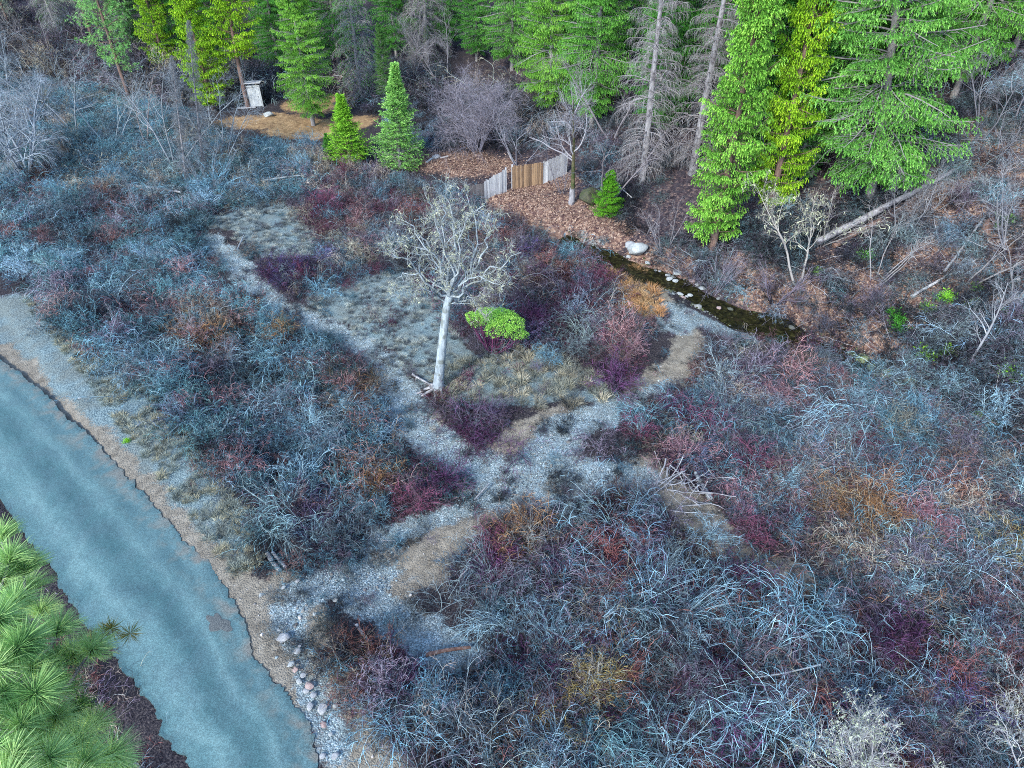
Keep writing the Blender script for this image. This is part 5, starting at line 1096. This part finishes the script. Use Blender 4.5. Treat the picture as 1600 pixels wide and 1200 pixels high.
def rock(px, py, r, mat, label, k, sq=.85, sink=.3, name='rock', z=None, cat='rock'):
    me = RS[k % 5].copy(); me.materials.clear(); me.materials.append(mat); p = G(px, py)
    if z is not None: p[:2] = onplane(px, py, z); p[2] = z
    p[2] += r*sq*.7*(1-sink*2); return obj(name, me, p, k*1.7, (r, r*.9, r*sq), label=label, cat=cat, group='loose rocks by the creek and road' if name == 'rock' else None)
rock(994, 398, .95, RM_PALE, 'big rounded pale boulder on the creek bank', 0, 1.0, .15, 'boulder', cat='boulder')
rock(985, 385, .5, RM_GREY, 'dark grey rock tucked behind the big pale boulder', 1, .8, .3)
rock(420, 182, .42, RM_PALE, 'pale block of stone lying in the clearing before the privy', 2, .8, .1, 'stone_block')
RK = [(1042,432,.30,'p'),(1058,428,.38,'p'),(1046,437,.22,'p'),(1055,440,.22,'p'),(1082,440,.28,'r'),(1090,446,.2,'p'),(1097,452,.28,'p'),(1062,461,.22,'p'),(1066,467,.26,'r'),(1078,462,.18,'p'),(1073,464,.16,'p'),(1123,482,.2,'r'),(1185,499,.34,'p'),(982,402,.22,'p'),(1012,412,.24,'p'),(1030,425,.18,'g')]
LK = ['pale stone at the far edge of the creek, upper left of the largest flat one','largest flat pale stone on the far edge of the creek','small white stone below the flat pale one','small white stone right of its twin below the flat one','salmon coloured stone at the far edge of the creek','small pale stone just right of the salmon one','white stone standing in mid creek','pale stone on the near edge of the creek','reddish stone on the near edge of the creek','round white pebble rock on the near edge of the creek','tiny pale rock between two near edge stones','reddish stone where the water shines white','pale rock on the near bank above the rose shrub','small pale stone left of the boulder foot','small pale stone right of the boulder foot','grey stone on the far bank right of the boulder']
for k, ((x, y, r, c), lab) in enumerate(zip(RK, LK)): rock(x, y, r, dict(p=RM_PALE, r=RM_RED, g=RM_GREY)[c], lab, k, .7, .2, z=-.45 if 1040 < x < 1130 and y > 434 else None)
ROADROCK = [(408,930,.17,'p','pale rock alone on the gravel beside the road edge'),(524,938,.15,'p','pale rock at the mouth of the curved gravel path'),(443,998,.30,'g','flat grey slab by the road gravel'),(465,1018,.20,'g','grey stone below the flat slab'),(455,1038,.19,'p','pale stone at the head of the stone row'),(462,1047,.19,'r','tan stone in the stone row by the road'),(474,1056,.17,'g','grey stone in the upper stone row'),
 (468,1065,.15,'p','small pale stone in the stone row'),(484,1072,.24,'r','rose coloured slab in the middle of the stone row'),(478,1080,.16,'g','grey stone under the rose slab'),(490,1086,.20,'g','blue grey stone right under the rose slab'),(504,1108,.30,'g','largest blue grey slab of the stone row'),(484,1104,.18,'g','small slab left of the largest blue grey one'),(524,1104,.16,'p','pale stone right of the largest blue grey slab'),
 (506,1133,.17,'r','tan stone below the largest slab'),(516,1148,.14,'p','small pale stone near the end of the stone row'),(504,1182,.17,'g','grey slab at the bottom of the stone row'),(524,1182,.17,'g','upright grey slab at the bottom edge'),(465,908,.13,'g','grey stone near the two short logs'),(443,918,.14,'p','pale stone below the two short logs'),(492,960,.13,'p','pale stone on gravel left of the dark bush'),(468,1010,.1,'g','small dark stone beside the flat slab'),(125,622,.13,'p','white stone on the dirt verge near the grass'),(436,985,.1,'p','tiny pale stone above the flat slab')]
for k, (x, y, r, c, lab) in enumerate(ROADROCK): rock(x, y, r*.72, dict(p=RM_PALE, r=RM_RED, g=RM_GREY)[c], lab, k, .55, .25)
MR = [(1345,566,.42),(1362,578,.36),(1382,588,.45),(1400,606,.40),(1330,558,.38),(1420,598,.34)]
ML = ['mossy green rock, uppermost in the creek','mossy rock right below the uppermost one','pale and mossy rock in the middle of the creek rocks','lowest mossy rock in the creek','dark mossy rock at the left of the creek rocks','mossy rock at the right of the creek rocks']
for k, ((x, y, r), lab) in enumerate(zip(MR, ML)): rock(x, y, r, RM_MOSS, lab, k+2, .95, .15, 'mossy_rock')
rock(920, 318, .85, rock_mat('dark_moss', (.03, .04, .015), (.06, .055, .04), (.10, .11, .03)), 'dark mossy mound beside the fence tree', 3, 1.2, .1, 'mossy_stump', cat='stump')
rock(1535, 668, .45, RM_PALE, 'pale creek rock far down on the right', 1, .7, .2)
rock(1552, 664, .4, RM_MOSS, 'green creek rock right of the pale one', 2, .7, .2)
rock(682, 247, .35, RM_GREY, 'grey stone lying on leaves behind the fence', 2, .7, .2)

# ------------------------------------------------------------ logs and fallen branches
def log(a, b, ra, rb, mat, label, name='fallen_log', lift=0., stubs=0, bend=.0, wig=.015, cat='log', seed=0, la=0., lb=0.):
    rg = np.random.RandomState(seed+40); A, B = G(*a, la), G(*b, lb); A[2] += ra*.6+lift+la; B[2] += rb*.6+lift+lb; L = np.linalg.norm(B-A); K = 12; t = np.linspace(0, 1, K)[:, None]
    O = A.copy(); P = (A*(1-t)+B*t)-O; P = P+np.array([0, 0, 1.])*np.sin(t*math.pi)*bend*L+np.cumsum(rg.randn(K, 3)*wig*L/K*2, 0)*np.sin(t*math.pi)
    gz = h((P+O)[:, 0], (P+O)[:, 1]); P[:, 2] = np.maximum(P[:, 2], gz-O[2]+.3*ra)
    R = np.interp(t[:, 0], [0, 1], [ra, rb])*(1+rg.randn(K)*.03)
    mb = MB(); tubes(mb, P[None], R[None], 12)
    if stubs:
        (P2, R2), _ = grow(rg, P[None], R[None], stubs, .25, 1, L*.13, .5, (30, 80), 0, .1, .15, 6, .4, .3, .3); tubes(mb, P2, R2, 5)
        (P3, R3), _ = grow(rg, P2, R2, 4, .3, 1, L*.05, .5, (30, 60), 0, .05, .15, 5, .6, .3, .3); tubes(mb, P3, R3, 4)
    return obj(name, mb.mesh(name, mat), O, label=label, cat=cat, group=dict(fallen_log='fallen logs', fallen_branch='fallen branches and sticks', fallen_pole='fallen thin poles', snag='short snags').get(name))
BK_RED = bark('rotten_wood', (.10, .05, .04), (.28, .18, .14), 9)
log((1272,392),(1372,340),.25,.21,BK_SNAG,'thick grey fallen log on the right slope',seed=1,lift=.5)
log((1372,340),(1484,280),.20,.13,BK_SNAG,'upper grey log running on under the broad fir to its split tip',seed=2,lift=.55,stubs=3)
log((1300,392),(1372,352),.20,.16,BK_RED,'brown decayed log lying just under the thick grey one',seed=3,lift=.25)
log((1422,467),(1590,368),.10,.05,BK_DEAD,'long thin pale pole crossing the right slope',name='fallen_pole',seed=4,stubs=5,lift=.1)
log((1472,432),(1536,345),.08,.06,BK_DEAD,'thin pole leaning up to the red rotten stump',name='fallen_pole',seed=5,lift=.3)
log((1556,308),(1572,302),.16,.14,BK_DEAD,'short grey log chunk on the upper right slope',seed=6)
log((1572,285),(1575,312),.12,.09,BK_DEAD,'short upright grey snag on the upper right slope',name='snag',seed=7,lb=.0,lift=.2)
log((1580,310),(1640,290),.13,.13,BK_DEAD,'grey log running off the right edge high on the slope',seed=8)
log((1560,485),(1640,480),.13,.12,BK_DEAD,'grey log running off the right edge by the green ferns',seed=9)
log((1590,505),(1645,470),.10,.08,BK_DEAD,'thin log crossing at the right edge below the ferns',seed=10)
log((1575,445),(1592,438),.13,.13,BK_DEAD,'short pale chunk of wood near the right edge',seed=11)
log((358,300),(480,282),.13,.04,BK_PALE,'pale fallen tree with bare twigs left of the young conifers',seed=12,stubs=9,lift=.5)
log((185,295),(285,308),.16,.08,BK_DEAD,'grey fallen trunk among the brush at the left',seed=13,stubs=5,lift=.4)
log((418,866),(438,893),.10,.09,BK_DEAD,'left one of two short cut logs beside the road',seed=14)
log((426,864),(446,887),.08,.08,BK_DEAD,'right one of two short cut logs beside the road',seed=15)
log((666,1026),(736,1014),.09,.06,BK_RED,'smooth tan fallen branch at the end of the curved gravel path',name='fallen_branch',seed=16,lift=.1,bend=.02)
log((558,980),(584,1016),.07,.05,BK_DEAD,'short grey stick by the dark bush near the road gravel',name='fallen_branch',seed=17,lift=.15)
log((1085,745),(1108,786),.09,.13,BK_PALE,'pale log end pointing at the tan gravel tongue',seed=18,lift=.25)
log((1165,893),(1215,868),.06,.04,BK_RED,'thin pinkish stick at the small tan gravel patch',name='fallen_branch',seed=19,lift=.1)
log((720,905),(735,890),.04,.03,BK_DEAD,'short white twig in the bend of the path',name='fallen_branch',seed=20,lift=.2)
log((742,783),(764,758),.04,.03,BK_DEAD,'bare stick lying on the gravel where the channels meet',name='fallen_branch',seed=21,lift=.1,stubs=3)
log((372,395),(382,372),.06,.04,BK_PALE,'small white antler shaped stick on the bank of the upper wash',name='fallen_branch',seed=22,lift=.2,stubs=4)
log((965,310),(985,328),.05,.03,BK_DEAD,'bare dead branch lying across the small green cedar',name='fallen_branch',seed=23,lift=1.0,stubs=6)
log((1270,1060),(1170,1080),.03,.02,BK_PALE,'long pale wand lying over the lower right thicket',name='fallen_branch',seed=24,lift=1.0,stubs=4)
log((645,590),(672,605),.07,.05,BK_DEAD,'broken root wood beside the foot of the lichen tree',name='root_wood',seed=25,lift=.2,stubs=4)
log((672,225),(700,225),.06,.05,BK_DEAD,'grey stick lying under the spreading bare tree',name='fallen_branch',seed=26)
log((795,240),(804,256),.14,.1,BK_DEAD,'short grey snag at the right of the leafy clearing',name='snag',seed=27)
# rotten stump and brush pile
mb = MB(); rg = np.random.RandomState(3); P = np.zeros((1, 6, 3)); P[0, :, 2] = np.linspace(-.3, .7, 6); tubes(mb, P, np.array([[.42, .38, .33, .31, .27, .2]]), 14)
mb.v[0][:] += rg.randn(*mb.v[0].shape)*.05
obj('rotten_stump', mb.mesh('rotten_stump', BK_RED), G(1542, 358), label='red brown rotten stump at the top of the leaning pole', cat='stump')
rg = np.random.RandomState(4); mb = MB(); n = 45; S = np.c_[rg.randn(n, 2)*.7, rg.uniform(.1, .8, n)]; D = nrm(np.c_[rg.randn(n, 2), rg.randn(n)*.35]); P, R = walk(rg, S-D*.8, D, rg.uniform(1, 2.2, n), rg.uniform(.012, .04, n), 7, .05, .15, .4); tubes(mb, P, R, 5)
obj('brush_pile', mb.mesh('brush_pile', BK_DEAD), G(1062, 768), label='heap of thin dead branches beside the end of the big gravel bar', cat='brush pile')

# ------------------------------------------------------------ small green plants
fern_m = varied('fern_leaf', (.10, .30, .04), (.45, .75, .14), 'OBJ', .5, .2, (.22, .55, .07))
def fern_mesh(seed, broad=1.):
    rg = np.random.RandomState(seed); mb = MB(); n = 26; d = nrm(rg.randn(n, 3)); d[:, 2] = np.abs(d[:, 2])*.9+.1; L = rg.uniform(.22, .42, n)
    P, R = walk(rg, np.zeros((n, 3))-[0, 0, .05], nrm(d+[0, 0, .5]), L*1.1, np.full(n, .008), 6, .12, .15, .4); tubes(mb, P, R, 3, var=.1+0*L)
    m = 620; j = rg.randint(0, n, m); k = rg.randint(2, 6, m); S = P[j, k]+rg.randn(m, 3)*.055; o = nrm(S-[0, 0, -.1]); D = nrm(o+rg.randn(m, 3)*.6+[0, 0, .2])
    blades(mb, rg, S, D, rg.uniform(.05, .11, m)*broad, rg.uniform(.025, .045, m)*broad, var=np.clip(.2+.5*rg.rand(m)+.8*(S[:, 2]-.15), 0, 1))
    return mb.mesh('fern', fern_m, False)
FM = [fern_mesh(850+i, 1.1) for i in range(3)]
FERNS = [(1350,402,1.1,(.6,.8,.8),'round green fern clump left below the thick fallen log'),(1275,428,.8,(1.2,1,.8),'small green fern at the foot of the gnarled lichen tree'),(1475,468,1.1,(1,1,.8),'bright round green clump by the lower end of the long pole'),(1448,484,.8,(1.1,1,.9),'small green clump left of the brightest round one on the slope'),
 (1525,452,.8,(1,1,1),'green clump right of the pole on the slope'),(1516,480,.9,(1.2,1,1.3),'pale green clump below the right end of the pole'),(1577,495,.9,(1,1,1.2),'soft green clump near the right edge logs'),(1445,557,1.3,(1.4,1.25,.5),'largest yellow green clump near the creek on the right'),(1478,552,1.0,(.9,.8,.7),'dull green clump right of the large yellow green one'),
 (1578,588,1.3,(1.1,1.15,.7),'bright green clump alone near the right edge'),(1396,498,1.2,(.3,.5,.5),'dark green shrubby clump on the orange leaf patch'),(1404,516,1.1,(.3,.5,.5),'second dark green clump just below the first dark one'),(1570,345,1.0,(.9,.9,1.2),'green tuft on the upper right slope beside the stump'),(1550,355,.8,(.9,.9,1.2),'small green tuft touching the rotten stump'),
 (1440,200,1.4,(.6,.8,1),'green tuft high on the slope under the corner fir'),(735,170,1.,(.5,.6,.6),'dim green tuft behind the spreading bare tree'),(1372,594,.8,(.8,.9,.6),'green moss tuft among the creek rocks'),(1530,652,.8,(1,1,1.1),'green tuft at the lower creek rocks'),(1540,905,.5,(1.2,1.2,.6),'small lime tuft in the right thicket near the edge'),(878,1152,.35,(1,1,.7),'tiny green tuft at the bottom of the foreground thicket'),(198,690,.35,(1.2,1.1,.6),'tiny green weed on the road verge')]
for k, (x, y, s, c, lab) in enumerate(FERNS): obj('fern_clump', FM[k % 3], G(x, y), k*1.1, s*1.45, label=lab, cat='plant', color=c, group='green clumps on the slope')
place_conifer('cedarB', 'small_cedar', G(947, 338), height_to(G(947, 338), 268), .5, np.array((1.2, 1.1, .45)), 'small bright green cedar with a dead branch across it, right of the mossy mound', 2.2)

# fallen twigs over the slope, too many to count
rg = np.random.RandomState(66); Wr = np.array([G(x, y)[:2] for x, y in R_HILL]); Q = rg.uniform(Wr.min(0), Wr.max(0), (5200, 2)); Q = Q[inpoly(Q[:, 0], Q[:, 1], [tuple(w) for w in Wr])]
dc_, _, _ = poly_dist(Q, creek); Q = Q[np.abs(dc_) > 1.2]; n = len(Q); S = np.c_[Q, h(Q[:, 0], Q[:, 1])+.10]
D = nrm(np.c_[rg.randn(n, 2), .25*rg.randn(n)]); D[:, 2] += .15; P, R = walk(rg, S, nrm(D), rg.uniform(.5, 2.4, n), rg.uniform(.008, .028, n), 6, .06, .14, .3)
gz = h(P[..., 0], P[..., 1])+.02; P[..., 2] = np.maximum(P[..., 2], gz); mb = MB(); tubes(mb, P, R, 4, var=rg.rand(n))
(P2, R2), _ = grow(rg, P, R, 3, .3, 1, .45, .4, (25, 60), 0, .15, .15, 4); tubes(mb, P2, R2, 3, var=rg.rand(len(P2)))
obj('fallen_twigs', mb.mesh('fallen_twigs', varied('twig_litter', (.08, .07, .09), (.42, .42, .44))), kind='stuff', label='grey fallen twigs strewn over the leafy slope above the creek', cat='twigs')

# worn patch of loose dark grit on the asphalt
rg = np.random.RandomState(12); c0 = onplane(342, 972, ROAD_Z+.15); a = np.linspace(0, 2*math.pi, 48, endpoint=False); rr_ = 1+.25*np.interp(a, np.linspace(0, 2*math.pi, 13), np.r_[(q_ := rg.randn(12)), q_[0]])
ex = nrm(onplane(365, 990, 1.15)-onplane(320, 965, 1.15)); ey = np.array([-ex[1], ex[0]]); E = c0+ex*(np.cos(a)*.62*rr_)[:, None]+ey*(np.sin(a)*.26*rr_)[:, None]
def road_top(P):
    d, w, _ = poly_dist(P, resample((L_+R_)/2, 60), np.interp(np.linspace(0, 1, 60), np.linspace(0, 1, NR), np.hypot(*(L_-R_).T))); t = .5-d/w; return ROAD_Z+.07+.10*(1-(2*t-1)**2)+.02*fnoise(P[:, 0], P[:, 1], .8, 9)
rings = np.concatenate([c0[None]]+[c0+(E-c0)*k for k in (.35, .7, 1)]); zz = road_top(rings)+np.r_[.012, np.full(48, .012), np.full(48, .010), np.full(48, .004)]
T = [(0, 1+k, 1+(k+1) % 48) for k in range(48)]; Q = [(1+r*48+k, 1+(r+1)*48+k, 1+(r+1)*48+(k+1) % 48, 1+r*48+(k+1) % 48) for r in range(2) for k in range(48)]
m, nt, b = newmat('loose_grit'); geo = nt.nodes.new('ShaderNodeNewGeometry'); n1 = noise(nt, 30, 4, geo.outputs['Position']); nt.links.new(ramp(nt, n1, [(.35, (.03, .04, .045)), (.65, (.16, .17, .16))]), b.inputs['Base Color']); b.inputs['Roughness'].default_value = .95; bump(nt, n1, .6, .03, b)
mb = MB(); mb.add(np.c_[rings, zz], Q, T); obj('grit_patch', mb.mesh('grit_patch', m), kind='structure')

# small stones along both edges of the creek
rg = np.random.RandomState(91); cc = cw[:]; i = rg.randint(0, len(cc), 1500); off = (rg.rand(1500)*.55+.85)*np.where(rg.rand(1500) < .5, 1, -1); P = cc[i]+nn[i]*off[:, None]+rg.randn(1500, 2)*.15
P = np.r_[P, cc[rg.randint(0, len(cc), 110)]+rg.randn(110, 2)*.5]; n = len(P); z_ = np.maximum(h(P[:, 0], P[:, 1]), -.56); T = np.array([(.30,.31,.29), (.22,.23,.20), (.16,.17,.13), (.13,.15,.07)])[rg.randint(0, 4, n)]*(1+.2*rg.randn(n, 1))
scatter('pebbles', np.c_[P, z_], rg.uniform(0, 6.28, n), .055*np.exp(rg.randn(n)*.5), np.clip(T, .03, .8), PS, 'wet stones along both edges of the creek', 'pebbles')
